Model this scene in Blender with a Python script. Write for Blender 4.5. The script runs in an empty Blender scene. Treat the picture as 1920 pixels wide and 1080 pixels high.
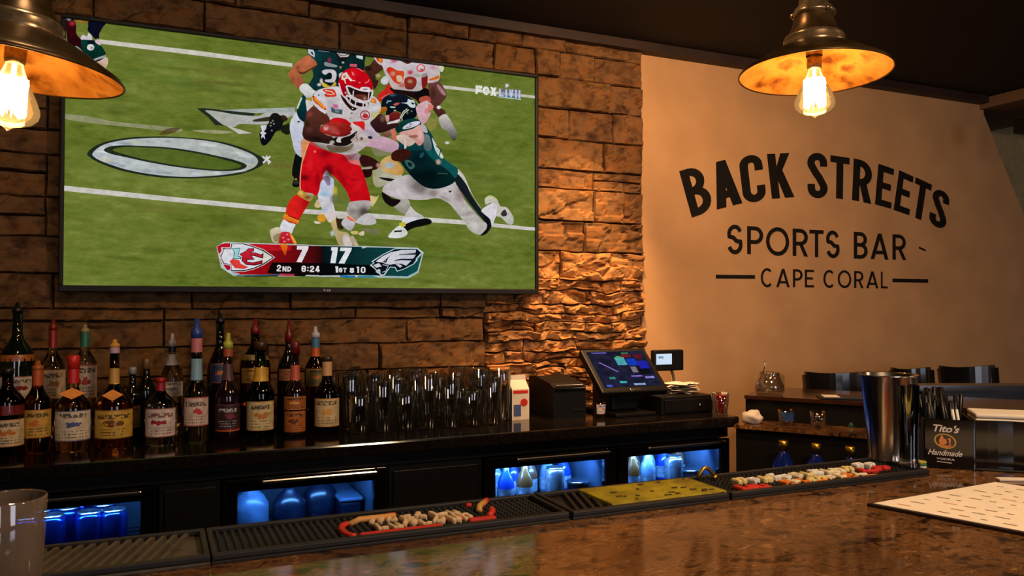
import bpy, math, random, bmesh
from mathutils import Vector, Matrix, noise, geometry
random.seed(7)
C = bpy.context.scene.collection
SC = bpy.context.scene
# ------------------------------------------------------------ camera
FPX = 1500.0
HY, VX = 570.0, 4339.0
YAW = math.pi/2 - math.atan2(VX-960, FPX)
PIT = math.atan((HY-540)/FPX)
CAM = Vector((0, -2.72, 1.40))
fw = Vector((math.sin(YAW)*math.cos(PIT), math.cos(YAW)*math.cos(PIT), math.sin(PIT)))
rt = Vector((math.cos(YAW), -math.sin(YAW), 0))
up = rt.cross(fw)
cam = bpy.data.objects.new('camera', bpy.data.cameras.new('camera'))
C.objects.link(cam)
m = Matrix((rt, up, -fw)).transposed().to_4x4(); m.translation = CAM
cam.matrix_world = m
cam.data.sensor_width = 36; cam.data.lens = FPX/1920*36
cam.data.clip_start = 0.05
cam.data.dof.use_dof = True; cam.data.dof.focus_distance = 2.7; cam.data.dof.aperture_fstop = 18
SC.camera = cam
# ------------------------------------------------------------ view / world / lights
SC.view_settings.view_transform = 'Standard'; SC.view_settings.look = 'None'
SC.view_settings.exposure = 0; SC.view_settings.gamma = 1; SC.view_settings.use_curve_mapping = False
SC.cycles.use_denoising = True
SC.cycles.max_bounces = 10; SC.cycles.transmission_bounces = 8; SC.cycles.transparent_max_bounces = 40
SC.cycles.diffuse_bounces = 3; SC.cycles.glossy_bounces = 4
SC.cycles.sample_clamp_indirect = 4; SC.cycles.sample_clamp_direct = 0
SC.cycles.caustics_reflective = False; SC.cycles.caustics_refractive = False
w = bpy.data.worlds.new('world'); SC.world = w; w.use_nodes = True
w.node_tree.nodes['Background'].inputs[0].default_value = (1.0, .62, .36, 1)
w.node_tree.nodes['Background'].inputs[1].default_value = 0.010
BULB_W = 75.0                                                # radiance of a glowing filament
def light(kind, name, loc, energy, col, target=None, **kw):
    L = bpy.data.lights.new(name, kind); L.energy = energy; L.color = col
    for k, v in kw.items(): setattr(L, k, v)
    o = bpy.data.objects.new(name, L); C.objects.link(o); o.location = loc
    if target is not None:
        o.rotation_euler = (Vector(target)-Vector(loc)).to_track_quat('-Z', 'Y').to_euler()
    return o
# recessed ceiling downlight that washes the stone corner, above the top of the frame
light('SPOT', 'wall_wash_light', (1.50, -.40, 2.43), 150, (1, .55, .23), (1.45, -.02, 1.10), spot_size=math.radians(56), spot_blend=1.0, shadow_soft_size=.02)
# track head aimed at the lettered wall
light('SPOT', 'track_light', (1.22, -1.12, 2.40), 90, (1, .56, .26), (2.0, 0, 1.45), spot_size=math.radians(125), spot_blend=1.0, shadow_soft_size=.05)
# added unseen fill lights that brighten the bar top and the dining side
light('AREA', 'bar_fill_light', (1.1, -2.5, 2.40), 26, (1, .66, .38), (1.0, -1.6, 1.1), shape='DISK', size=.25)
light('AREA', 'dining_fill_light', (2.5, -1.9, 2.40), 4, (1, .60, .32), (2.5, -.9, 1.0), shape='DISK', size=.3)
# daylight from the front windows far behind the guests
light('AREA', 'front_window_light', (-1.4, -7.6, 1.7), 24, (.80, .86, 1), (1.0, -1, 1.2), shape='RECTANGLE', size=1.0, size_y=1.8)
light('AREA', 'front_window_light', (2.6, -7.6, 1.7), 44, (.86, .86, 1), (1.0, -1, 1.2), shape='RECTANGLE', size=1.5, size_y=1.8)
light('AREA', 'bottle_fill_light', (-.1, -1.25, 2.40), 2.2, (1, .72, .45), (.1, -.3, 1.1), shape='DISK', size=.15)  # added fill for the bottles, no fixture in view
light('AREA', 'hall_fill_light', (.6, -5.6, 2.42), 26, (1, .70, .44), (.6, -6.2, 0), shape='DISK', size=1.2)  # added to light the rear of the room, warm fill for reflections
# ------------------------------------------------------------ helpers
def ray(x, y): return fw + rt*((x-960)/FPX) - up*((y-540)/FPX)
def onY(x, y, Y=0.0):
    d = ray(x, y); return CAM + d*((Y-CAM.y)/d.y)
def onZ(x, y, Z):
    d = ray(x, y); return CAM + d*((Z-CAM.z)/d.z)
def onX(x, y, X):
    d = ray(x, y); return CAM + d*((X-CAM.x)/d.x)
def depth(p): return (Vector(p)-CAM).dot(fw)
def s2l(c): return c/12.92 if c <= .04045 else ((c+.055)/1.055)**2.4
def lin(c):
    return tuple(s2l(v/255) for v in c[:3]) + (1,)
class MB:
    def __init__(s): s.v = []; s.f = []; s.mi = []; s.sm = []; s.cur = 0; s.smooth = False
    def add(s, vs, fs, smooth=None):
        b = len(s.v); s.v += [tuple(q) for q in vs]
        for f in fs:
            s.f.append([i+b for i in f]); s.mi.append(s.cur); s.sm.append(s.smooth if smooth is None else smooth)
        return s
    def box(s, a, b, M=None):
        (x0, y0, z0), (x1, y1, z1) = a, b
        vs = [(x0,y0,z0),(x1,y0,z0),(x1,y1,z0),(x0,y1,z0),(x0,y0,z1),(x1,y0,z1),(x1,y1,z1),(x0,y1,z1)]
        if M: vs = [M @ Vector(q) for q in vs]
        return s.add(vs, [(0,3,2,1),(4,5,6,7),(0,1,5,4),(1,2,6,5),(2,3,7,6),(3,0,4,7)], False)
    def bbox(s, a, b, r=.004, M=None):                      # box with chamfered edges
        bm = bmesh.new(); bmesh.ops.create_cube(bm, size=1)
        c = [(a[i]+b[i])/2 for i in range(3)]; d = [abs(b[i]-a[i]) for i in range(3)]
        for q in bm.verts: q.co = Vector([c[i]+q.co[i]*d[i] for i in range(3)])
        bmesh.ops.bevel(bm, geom=bm.edges[:], offset=min(r, min(d)*.45), segments=2, affect='EDGES', profile=.5)
        bm.verts.index_update()
        vs = [(M @ q.co) if M else q.co.copy() for q in bm.verts]
        fs = [[q.index for q in f.verts] for f in bm.faces]; bm.free()
        return s.add(vs, fs, False)
    def lathe(s, prof, n=24, M=None, smooth=True, cap=True, sx=1, sy=1, a0=0, a1=2*math.pi):
        full = abs(a1-a0-2*math.pi) < 1e-6; cols = n if full else n+1
        vs = []
        for r, z in prof:
            for k in range(cols):
                a = a0+(a1-a0)*k/n
                vs.append(Vector((r*math.cos(a)*sx, r*math.sin(a)*sy, z)))
        fs = []
        for i in range(len(prof)-1):
            for k in range(n if not full else cols):
                k2 = (k+1) % cols if full else k+1
                fs.append((i*cols+k, i*cols+k2, (i+1)*cols+k2, (i+1)*cols+k))
        if M: vs = [M @ q for q in vs]
        s.add(vs, fs, smooth)
        if cap and full:
            b = len(s.v)-len(vs)
            if prof[0][0] > 1e-5: s.f.append([b+k for k in range(cols)][::-1]); s.mi.append(s.cur); s.sm.append(False)
            if prof[-1][0] > 1e-5: s.f.append([b+(len(prof)-1)*cols+k for k in range(cols)]); s.mi.append(s.cur); s.sm.append(False)
        return s
    def tube(s, pts, r, n=8, closed=False, smooth=True):
        pts = [Vector(q) for q in pts]; N = len(pts); rings = []
        rr = r if isinstance(r, (list, tuple)) else [r]*N
        u = None
        for i, q in enumerate(pts):
            if closed: t = pts[(i+1) % N]-pts[i-1]
            else: t = pts[min(i+1, N-1)]-pts[max(i-1, 0)]
            t.normalize()
            if u is None:
                u = t.orthogonal().normalized()
            u = (u - t*u.dot(t)).normalized(); v = t.cross(u)
            rings.append([q + (u*math.cos(2*math.pi*k/n)+v*math.sin(2*math.pi*k/n))*rr[i] for k in range(n)])
        vs = [q for R_ in rings for q in R_]; fs = []
        for i in range(N if closed else N-1):
            j = (i+1) % N
            for k in range(n): fs.append((i*n+k, i*n+(k+1) % n, j*n+(k+1) % n, j*n+k))
        if not closed:
            fs.append(list(range(n))[::-1]); fs.append([(N-1)*n+k for k in range(n)])
        return s.add(vs, fs, smooth)
    def prism(s, poly, ext):                                  # planar polygon extruded by vector ext
        n = len(poly); e = Vector(ext); P0 = [Vector(q) for q in poly]
        vs = P0 + [q+e for q in P0]
        tri = geometry.tessellate_polygon([P0])
        fs = [tuple(t) for t in tri] + [tuple(n+i for i in t[::-1]) for t in tri]
        fs += [(i, (i+1) % n, n+(i+1) % n, n+i) for i in range(n)]
        return s.add(vs, fs, False)
    def mesh(s, name, mats, off=None):
        me = bpy.data.meshes.new(name)
        vs = s.v if off is None else [(q[0]-off[0], q[1]-off[1], q[2]-off[2]) for q in s.v]
        me.from_pydata(vs, [], s.f); 
        for q in (mats if isinstance(mats, (list, tuple)) else [mats]): me.materials.append(q)
        for p, i, sm in zip(me.polygons, s.mi, s.sm): p.material_index = i; p.use_smooth = sm
        me.update()
        return me
def fixn(me):
    bm = bmesh.new(); bm.from_mesh(me); bmesh.ops.recalc_face_normals(bm, faces=bm.faces); bm.to_mesh(me); bm.free()
def root_loc(o):
    v = Vector((0,0,0))
    while o: v += o.location; o = o.parent
    return v
def obj(name, mb, mat, parent=None, local=False, fix=True, label=None, kind=None):
    off = None if (local or parent is None) else root_loc(parent)
    me = mb.mesh(name, mat, off)
    if fix: fixn(me)
    o = bpy.data.objects.new(name, me); C.objects.link(o)
    if parent: o.parent = parent
    if label: o['label'] = label
    if kind: o['kind'] = kind
    return o
def thing(name, label, cat, loc=(0,0,0), group=None, rz=0):
    o = bpy.data.objects.new(name, None); C.objects.link(o); o.empty_display_size = .05
    o.location = loc; o.rotation_euler = (0, 0, rz); o['label'] = label; o['category'] = cat
    if group: o['group'] = group
    return o
def tag(o, label, cat, group=None):
    o['label'] = label; o['category'] = cat
    if group: o['group'] = group
    return o
def dup(r, loc, label=None, rz=None):
    c = r.copy(); C.objects.link(c); c.location = loc
    if rz is not None: c.rotation_euler = (0, 0, rz)
    if label: c['label'] = label
    for ch in r.children:
        d = ch.copy(); C.objects.link(d); d.parent = c
        for g in ch.children:
            e = g.copy(); C.objects.link(e); e.parent = d
    return c
def struct(name, mb, mat, parent=None):
    o = obj(name, mb, mat, parent)
    if parent is None: o['kind'] = 'structure'
    return o
# ------------------------------------------------------------ materials
def nt(name):
    m = bpy.data.materials.new(name); m.use_nodes = True
    n = m.node_tree.nodes; l = m.node_tree.links
    return m, n, l, n['Principled BSDF']
def ramp(n, stops):
    r = n.new('ShaderNodeValToRGB'); e = r.color_ramp.elements
    while len(e) < len(stops): e.new(.5)
    for q, (p, c) in zip(e, stops): q.position = p; q.color = lin(c) if len(c) == 3 else c
    return r
def mat(name, col, rough=.5, metal=0, var=.12, scale=30, coat=0, bump=0, spec=.5):
    m, n, l, b = nt(name)
    tc = n.new('ShaderNodeTexCoord'); nz = n.new('ShaderNodeTexNoise'); nz.inputs['Scale'].default_value = scale; nz.inputs['Detail'].default_value = 4
    l.new(tc.outputs['Object'], nz.inputs['Vector'])
    c = lin(col); lo = tuple(v*(1-var) for v in c[:3])+(1,); hi = tuple(min(1, v*(1+var)) for v in c[:3])+(1,)
    r = ramp(n, [(.3, lo), (.7, hi)]); l.new(nz.outputs['Fac'], r.inputs['Fac']); l.new(r.outputs['Color'], b.inputs['Base Color'])
    b.inputs['Roughness'].default_value = rough; b.inputs['Metallic'].default_value = metal
    b.inputs['Coat Weight'].default_value = coat; b.inputs['Coat Roughness'].default_value = .08
    b.inputs['Specular IOR Level'].default_value = spec
    if bump:
        bp = n.new('ShaderNodeBump'); bp.inputs['Strength'].default_value = bump; bp.inputs['Distance'].default_value = .002
        l.new(nz.outputs['Fac'], bp.inputs['Height']); l.new(bp.outputs['Normal'], b.inputs['Normal'])
    return m
def emit(name, col, s, var=0.0, scale=20):
    m, n, l, b = nt(name); n.remove(b)
    e = n.new('ShaderNodeEmission'); e.inputs['Strength'].default_value = s; e.inputs['Color'].default_value = lin(col)
    if var:
        tc = n.new('ShaderNodeTexCoord'); nz = n.new('ShaderNodeTexNoise'); nz.inputs['Scale'].default_value = scale
        l.new(tc.outputs['Object'], nz.inputs['Vector'])
        c = lin(col); r = ramp(n, [(.35, tuple(v*(1-var) for v in c[:3])+(1,)), (.65, c)])
        l.new(nz.outputs['Fac'], r.inputs['Fac']); l.new(r.outputs['Color'], e.inputs['Color'])
    l.new(e.outputs[0], n['Material Output'].inputs['Surface'])
    return m
def glass(name, col=(255,255,255), rough=.02, dens=0.0, ior=1.45):
    m, n, l, b = nt(name)
    b.inputs['Base Color'].default_value = lin(col); b.inputs['Transmission Weight'].default_value = 1
    b.inputs['Roughness'].default_value = rough; b.inputs['IOR'].default_value = ior
    return m
def thinglass(name, col=(255,255,255), refl=.06):
    "single-walled clear glass: transparent with fresnel reflections"
    m, n, l, b = nt(name); n.remove(b)
    t = n.new('ShaderNodeBsdfTransparent'); t.inputs['Color'].default_value = lin(col)
    g = n.new('ShaderNodeBsdfGlossy'); g.inputs['Roughness'].default_value = .03
    lw = n.new('ShaderNodeLayerWeight'); lw.inputs['Blend'].default_value = .35
    mp = n.new('ShaderNodeMath'); mp.operation = 'MULTIPLY_ADD'; mp.inputs[1].default_value = .42; mp.inputs[2].default_value = refl; mp.use_clamp = True
    l.new(lw.outputs['Facing'], mp.inputs[0])
    x = n.new('ShaderNodeMixShader'); l.new(mp.outputs[0], x.inputs['Fac']); l.new(t.outputs[0], x.inputs[1]); l.new(g.outputs[0], x.inputs[2])
    l.new(x.outputs[0], n['Material Output'].inputs['Surface'])
    return m
M = {}
M['black'] = mat('black_lacquer', (14,12,11), .35, spec=.4)
M['blackgloss'] = mat('black_gloss', (10,9,9), .12, coat=.3)
M['cabinet'] = mat('black_cabinet', (13,11,10), .45, var=.3, spec=.3)
M['rubber'] = mat('black_rubber', (26,23,21), .55, var=.25, scale=90)
M['rubbergrey'] = mat('grey_rubber', (78,70,58), .55, var=.3, scale=60)
M['steel'] = mat('brushed_steel', (214,208,204), .19, 1, var=.06, scale=15)
M['chrome'] = mat('chrome_handle', (205,198,190), .22, 1, var=.05)
M['darksteel'] = mat('dark_steel_frame', (46,42,40), .3, .8, var=.1)
M['plastic'] = mat('black_plastic', (13,12,12), .45, var=.2, spec=.25)
M['paper'] = mat('white_paper', (225,215,200), .8, var=.05, scale=60)
M['white'] = mat('white_print', (225,222,215), .6, var=.06)
M['brass'] = mat('aged_brass', (120,86,46), .34, 1, var=.35, scale=18)
M['goldwire'] = mat('brass_wire', (200,160,60), .3, 1)
M['red'] = mat('red_print', (200,38,24), .5, var=.12)
M['yellow'] = mat('yellow_print', (214,166,40), .6, var=.2, scale=60)
M['orange'] = mat('orange_print', (226,124,28), .6, var=.2, scale=60)
M['lettering'] = mat('black_wall_paint', (20,17,12), .8, var=.25, scale=12, spec=.2)
M['clear'] = thinglass('clear_glass', (244,246,244), .05)
M['glassfridge'] = thinglass('cooler_pane', (215,228,240), .03)
def hazy():
    m = thinglass('hazy_tumbler_wall', (226,216,206), .12); n, l = m.node_tree.nodes, m.node_tree.links
    o = n['Material Output']; src = o.inputs['Surface'].links[0].from_socket
    d = n.new('ShaderNodeBsdfDiffuse'); d.inputs['Color'].default_value = lin((190,170,150)); x = n.new('ShaderNodeMixShader'); x.inputs['Fac'].default_value = .22
    l.new(src, x.inputs[1]); l.new(d.outputs[0], x.inputs[2]); l.new(x.outputs[0], o.inputs['Surface']); return m
M['hazy'] = hazy()
M['shell'] = thinglass('drinking_glass_wall', (240,238,232), .15)
# stone
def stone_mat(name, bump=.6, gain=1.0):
    m, n, l, b = nt(name)
    tc = n.new('ShaderNodeTexCoord'); oi = n.new('ShaderNodeObjectInfo')
    mp = n.new('ShaderNodeMapping'); mp.inputs['Scale'].default_value = (1, 1, 1.25); l.new(tc.outputs['Object'], mp.inputs['Vector'])
    n1 = n.new('ShaderNodeTexNoise'); n1.inputs['Scale'].default_value = 14; n1.inputs['Detail'].default_value = 8; n1.inputs['Roughness'].default_value = .65
    n2 = n.new('ShaderNodeTexNoise'); n2.inputs['Scale'].default_value = 24; n2.inputs['Detail'].default_value = 8; n2.inputs['Distortion'].default_value = .2
    for q in (n1, n2): l.new(mp.outputs[0], q.inputs['Vector'])
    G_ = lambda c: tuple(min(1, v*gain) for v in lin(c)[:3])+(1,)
    r1 = ramp(n, [(.28, G_((46,30,18))), (.42, G_((104,68,36))), (.5, G_((128,98,62))), (.58, G_((146,92,42))), (.68, G_((110,86,44))), (.78, G_((118,84,66)))]); l.new(n1.outputs['Fac'], r1.inputs['Fac'])
    r2 = ramp(n, [(0, G_((94,62,36))), (.35, G_((128,94,56))), (.6, G_((106,76,54))), (.85, G_((140,100,54))), (1, G_((80,54,36)))]); l.new(oi.outputs['Random'], r2.inputs['Fac'])
    mx = n.new('ShaderNodeMix'); mx.data_type = 'RGBA'; mx.inputs['Factor'].default_value = .45
    l.new(r1.outputs[0], mx.inputs['A']); l.new(r2.outputs[0], mx.inputs['B'])
    r3 = ramp(n, [(.30, (130,116,106)), (.50, (255,255,255))]); l.new(n2.outputs['Fac'], r3.inputs['Fac'])
    mu = n.new('ShaderNodeMix'); mu.data_type = 'RGBA'; mu.blend_type = 'MULTIPLY'; mu.inputs['Factor'].default_value = .8
    l.new(mx.outputs['Result'], mu.inputs['A']); l.new(r3.outputs[0], mu.inputs['B']); l.new(mu.outputs['Result'], b.inputs['Base Color'])
    b.inputs['Roughness'].default_value = .85; b.inputs['Specular IOR Level'].default_value = .25
    ad = n.new('ShaderNodeMath'); ad.operation = 'ADD'; l.new(n1.outputs['Fac'], ad.inputs[0]); l.new(n2.outputs['Fac'], ad.inputs[1])
    bp = n.new('ShaderNodeBump'); bp.inputs['Strength'].default_value = bump; bp.inputs['Distance'].default_value = .006
    l.new(ad.outputs[0], bp.inputs['Height']); l.new(bp.outputs['Normal'], b.inputs['Normal'])
    return m
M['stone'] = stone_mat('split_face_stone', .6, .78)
M['stonelit'] = stone_mat('lit_split_face_stone', .6, 1.9)  # gain brightens the rough corner stones in place of a stronger wash light
M['mortar'] = mat('dark_mortar', (40,30,22), .9)
M['plaster'] = mat('tan_plaster', (190,150,108), .85, var=.10, scale=5, bump=.25, spec=.2)
M['ceiling'] = mat('dark_ceiling', (15,11,9), .8, var=.2, scale=4)
M['beam'] = mat('dark_stained_beam', (44,27,18), .6, var=.3, scale=7)
M['soffit'] = mat('soffit_paint', (120,92,66), .8, var=.1, scale=6)
M['floor'] = mat('dark_floor', (30,24,20), .5, var=.2, scale=5)
def granite(name):
    m, n, l, b = nt(name)
    tc = n.new('ShaderNodeTexCoord')
    mp = n.new('ShaderNodeMapping'); mp.inputs['Scale'].default_value = (1, 1.6, 1); mp.inputs['Rotation'].default_value = (0, 0, .4); l.new(tc.outputs['Object'], mp.inputs['Vector'])
    n1 = n.new('ShaderNodeTexNoise'); n1.inputs['Scale'].default_value = 27; n1.inputs['Detail'].default_value = 8; n1.inputs['Roughness'].default_value = .72; n1.inputs['Distortion'].default_value = .5
    v = n.new('ShaderNodeTexVoronoi'); v.inputs['Scale'].default_value = 60
    n2 = n.new('ShaderNodeTexNoise'); n2.inputs['Scale'].default_value = 4; n2.inputs['Detail'].default_value = 3
    for q in (n1, v, n2): l.new(mp.outputs[0], q.inputs['Vector'])
    r1 = ramp(n, [(.33, (20,15,10)), (.43, (74,50,29)), (.50, (138,98,60)), (.57, (90,60,36)), (.66, (180,136,86)), (.74, (108,78,48))]); l.new(n1.outputs['Fac'], r1.inputs['Fac'])
    r2 = ramp(n, [(0, (150,140,130)), (.5, (255,255,255))]); l.new(v.outputs['Distance'], r2.inputs['Fac'])
    mu = n.new('ShaderNodeMix'); mu.data_type = 'RGBA'; mu.blend_type = 'MULTIPLY'; mu.inputs['Factor'].default_value = .5
    l.new(r1.outputs[0], mu.inputs['A']); l.new(r2.outputs[0], mu.inputs['B'])
    r3 = ramp(n, [(.35, (120,100,86)), (.6, (255,246,236))]); l.new(n2.outputs['Fac'], r3.inputs['Fac'])
    m2 = n.new('ShaderNodeMix'); m2.data_type = 'RGBA'; m2.blend_type = 'MULTIPLY'; m2.inputs['Factor'].default_value = .6
    l.new(mu.outputs['Result'], m2.inputs['A']); l.new(r3.outputs[0], m2.inputs['B'])
    l.new(m2.outputs['Result'], b.inputs['Base Color'])
    b.inputs['Roughness'].default_value = .08; b.inputs['Specular IOR Level'].default_value = .46
    bp = n.new('ShaderNodeBump'); bp.inputs['Strength'].default_value = .02; bp.inputs['Distance'].default_value = .001
    l.new(n1.outputs['Fac'], bp.inputs['Height']); l.new(bp.outputs['Normal'], b.inputs['Normal'])
    return m
M['granite'] = granite('brown_granite')
def label_mat(name, base, ink, accent, seed, aw=.5):
    "printed paper laid out over the label's own u,v: a title line, small lines and a picture"
    m, n, l, b = nt(name)
    uv = n.new('ShaderNodeUVMap'); sp = n.new('ShaderNodeSeparateXYZ'); l.new(uv.outputs[0], sp.inputs[0])
    def mth(op, a, c=None, cl=False):
        q = n.new('ShaderNodeMath'); q.operation = op; q.use_clamp = cl
        for k, v in enumerate((a, c)):
            if v is None: continue
            if isinstance(v, (int, float)): q.inputs[k].default_value = v
            else: l.new(v, q.inputs[k])
        return q.outputs[0]
    def noise_(sx, sy, off, det=1):
        cb = n.new('ShaderNodeMapping'); cb.inputs['Scale'].default_value = (sx, sy, 1); cb.inputs['Location'].default_value = (seed*3.1+off, seed*1.7, 0)
        l.new(uv.outputs[0], cb.inputs['Vector']); q = n.new('ShaderNodeTexNoise'); q.inputs['Scale'].default_value = 1; q.inputs['Detail'].default_value = det; l.new(cb.outputs[0], q.inputs['Vector']); return q.outputs['Fac']
    u, v = sp.outputs[0], sp.outputs[1]
    def band(x, c, h): return mth('LESS_THAN', mth('ABSOLUTE', mth('SUBTRACT', x, c)), h)
    rg = random.Random(seed)
    t = rg.choice([.80, .76, .84]); tw = rg.uniform(.28, .38)
    title = mth('MULTIPLY', mth('MULTIPLY', band(v, t, .075), band(u, .5, tw)), mth('GREATER_THAN', noise_(16, 9, 0), .46))
    small = mth('MULTIPLY', mth('MULTIPLY', mth('GREATER_THAN', mth('SINE', mth('MULTIPLY', v, 62)), .35), band(v, .2, .14)), mth('MULTIPLY', band(u, .5, .33), mth('GREATER_THAN', noise_(24, 2, 5), .5)))
    du, dv = mth('SUBTRACT', u, .5+rg.uniform(-.08, .08)), mth('SUBTRACT', v, .52)
    dist = mth('ADD', mth('MULTIPLY', mth('MULTIPLY', du, du), rg.uniform(9, 16)), mth('MULTIPLY', mth('MULTIPLY', dv, dv), 34))
    pic = mth('LESS_THAN', mth('ADD', dist, mth('MULTIPLY', noise_(9, 7, 9, 3), 2.2)), 1.45)
    edge = mth('ADD', mth('GREATER_THAN', mth('ABSOLUTE', mth('SUBTRACT', v, .5)), .465), mth('GREATER_THAN', mth('ABSOLUTE', mth('SUBTRACT', u, .5)), .475))
    tone = ramp(n, [(.3, tuple(c*.8 for c in base)), (.65, base)]); l.new(noise_(5, 4, 2, 4), tone.inputs['Fac'])
    def mixc(a, col, f):
        q = n.new('ShaderNodeMix'); q.data_type = 'RGBA'; l.new(a, q.inputs['A']); q.inputs['B'].default_value = lin(col); l.new(f, q.inputs['Factor']); return q.outputs['Result']
    c = mixc(tone.outputs[0], accent, mth('MULTIPLY', edge, .8, True)); c = mixc(c, accent, pic); c = mixc(c, ink, mth('MULTIPLY', mth('ADD', title, small, True), .85))
    l.new(c, b.inputs['Base Color']); b.inputs['Roughness'].default_value = .5
    return m
def label_uv(o, n_):
    "two rings of n_+1 points: u round the bottle, v up"
    me = o.data; uvl = me.uv_layers.new(name='UVMap')
    for lp in me.loops: k = lp.vertex_index; uvl.data[lp.index].uv = (1-(k % (n_+1))/n_ if False else (k % (n_+1))/n_, k//(n_+1))
# ------------------------------------------------------------ stroke lettering
def arc(cx, cy, rx, ry, a0, a1, n=10):
    return [(cx+rx*math.cos(math.radians(a0+(a1-a0)*i/n)), cy+ry*math.sin(math.radians(a0+(a1-a0)*i/n))) for i in range(n+1)]
def strip(pts, t, closed=False):
    "polyline thickened to quads -> list of quads (2D)"
    N = len(pts); L = []; R = []
    for i in range(N):
        p = Vector(pts[i])
        a = Vector(pts[i-1]) if (i > 0 or closed) else None
        c = Vector(pts[(i+1) % N]) if (i < N-1 or closed) else None
        if a is not None and (p-a).length < 1e-6: a = None
        if c is not None and (c-p).length < 1e-6: c = None
        d1 = (p-a).normalized() if a is not None else None
        d2 = (c-p).normalized() if c is not None else None
        if d1 is None: d1 = d2
        if d2 is None: d2 = d1
        n1 = Vector((-d1.y, d1.x)); n2 = Vector((-d2.y, d2.x)); nn = (n1+n2)
        nn = nn.normalized() if nn.length > 1e-6 else n1
        k = min(1.6, 1/max(.4, nn.dot(n1)))
        L.append(p+nn*t/2*k); R.append(p-nn*t/2*k)
    q = []
    for i in range(N if closed else N-1):
        j = (i+1) % N; q.append([L[i], L[j], R[j], R[i]])
    return q
def glyph(ch, a, t, rnd=False):
    L, R, B, T, c = t/2, a-t/2, t/2, 1-t/2, a/2
    rx = c-L; ry = min(rx, (T-B)/2) if not rnd else (T-B)/2
    S = []; P = []
    def bowl(y0, y1, x1=R):
        r = min((x1-L)*.75, (y1-y0)/2*1.05)
        S.append([(0, y1), (x1-r, y1)]+arc(x1-r, (y0+y1)/2, r, (y1-y0)/2, 90, -90)+[(0, y0)])
    if ch == 'B': S.append([(L,0),(L,1)]); bowl(.52, T, R-t*.18); bowl(B, .52)
    elif ch == 'P': S.append([(L,0),(L,1)]); bowl(.44, T)
    elif ch == 'D': S.append([(L,0),(L,1)]); bowl(B, T)
    elif ch == 'R': S.append([(L,0),(L,1)]); bowl(.46, T); P.append([(c-t*.45,.46),(c+t*.6,.46),(a,0),(a-t*1.1,0)])
    elif ch == 'A':
        k = t*1.04; P += [[(0,0),(k,0),(c+t*.5,1),(c-t*.5,1)], [(a,0),(a-k,0),(c-t*.5,1),(c+t*.5,1)]]
        S.append([(a*.2,.27),(a*.8,.27)])
    elif ch == 'V': k = t*1.04; P += [[(0,1),(k,1),(c+t*.5,0),(c-t*.5,0)], [(a,1),(a-k,1),(c-t*.5,0),(c+t*.5,0)]]
    elif ch == 'C':
        if rnd: S.append(arc(c, .5, rx, ry, 48, 312, 22))
        else: S.append([(R,.66)]+arc(c, T-ry, rx, ry, 0, 180)+arc(c, B+ry, rx, ry, 180, 360)+[(R,.34)])
    elif ch in 'O0':
        S.append(('c', arc(c, T-ry, rx, ry, 0, 180, 12)[:-1 if rnd else None]+arc(c, B+ry, rx, ry, 180, 360, 12)[:-1]))
    elif ch == 'S':
        s = [(R,.70)] if not rnd else []
        q = arc(c, T-min(ry,.25), rx, min(ry,.25), 20 if rnd else 0, 200)
        u = arc(c, B+min(ry,.27), rx, min(ry,.27), 20, -160 if rnd else -180)
        S.append(s+q+[(c*.82,.56),(c*1.18,.45)]+u+([(L,.31)] if not rnd else []))
    elif ch == 'K': S.append([(L,0),(L,1)]); P += [[(t*.8,.34),(t*.8,.6),(a-t*1.15,1),(a,1)], [(c-t*.55,.5),(c+t*.2,.66),(a+t*.05,0),(a-t*1.15,0)]]
    elif ch == 'T': S += [[(0,T),(a,T)], [(c,0),(c,1)]]
    elif ch == 'E': S += [[(L,0),(L,1)], [(0,T),(a,T)], [(0,.51),(a*.88,.51)], [(0,B),(a,B)]]
    elif ch == 'F': S += [[(L,0),(L,1)], [(0,T),(a,T)], [(0,.48),(a*.88,.48)]]
    elif ch == 'L': S += [[(L,0),(L,1)], [(0,B),(a,B)]]
    elif ch == 'I': S += [[(c,0),(c,1)]]
    elif ch == 'N': S += [[(L,0),(L,1)], [(R,0),(R,1)]]; P.append([(0,1),(t*1.1,1),(a,0),(a-t*1.1,0)])
    elif ch == 'X': P += [[(0,0),(t*1.15,0),(a,1),(a-t*1.15,1)], [(0,1),(t*1.15,1),(a,0),(a-t*1.15,0)]]
    elif ch == '7': S.append([(0,T),(a,T)]); P.append([(a-t*1.1,1-t*.5),(a,1),(c+t*.25,0),(c-t*.85,0)])
    elif ch == '1': S.append([(a*.62,0),(a*.62,1)]); P.append([(0,.98),(0,.74),(a*.62,.9),(a*.62,1)])
    elif ch == '2': S.append([(L,.72)]+arc(c, T-ry, rx, ry, 180, 0)+[(R,.62),(L,.18),(L,B),(a,B)])
    elif ch == '4': S += [[(R-t*.6,0),(R-t*.6,1)], [(0,.27),(a,.27)]]; P.append([(0,.27),(t,.27),(R-t*.4,1),(R-t*1.4,1)])
    elif ch == '6': S.append([(R,.76)]+arc(c, T-ry, rx, ry, 0, 180)+[(L,B+ry)]+arc(c, B+ry, rx, ry, 180, 360)+[(R,.52),(L,.54)])
    elif ch in '8&': S += [('c', arc(c, .74, rx*.92, .26-t/2, 0, 360, 16)[:-1]), ('c', arc(c, .27, rx, .27-t/2, 0, 360, 16)[:-1])]
    elif ch == ':': P += [[(0,.15),(a,.15),(a,.35),(0,.35)], [(0,.6),(a,.6),(a,.8),(0,.8)]]
    elif ch == '-': P.append([(0,.4),(a,.4),(a,.6),(0,.6)])
    out = [list(map(Vector, q)) for q in P]
    for s in S:
        if isinstance(s, tuple): out += strip(s[1], t, True)
        else: out += strip(s, t)
    return [[(q[0]/a, q[1]) for q in poly] for poly in out]
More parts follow.
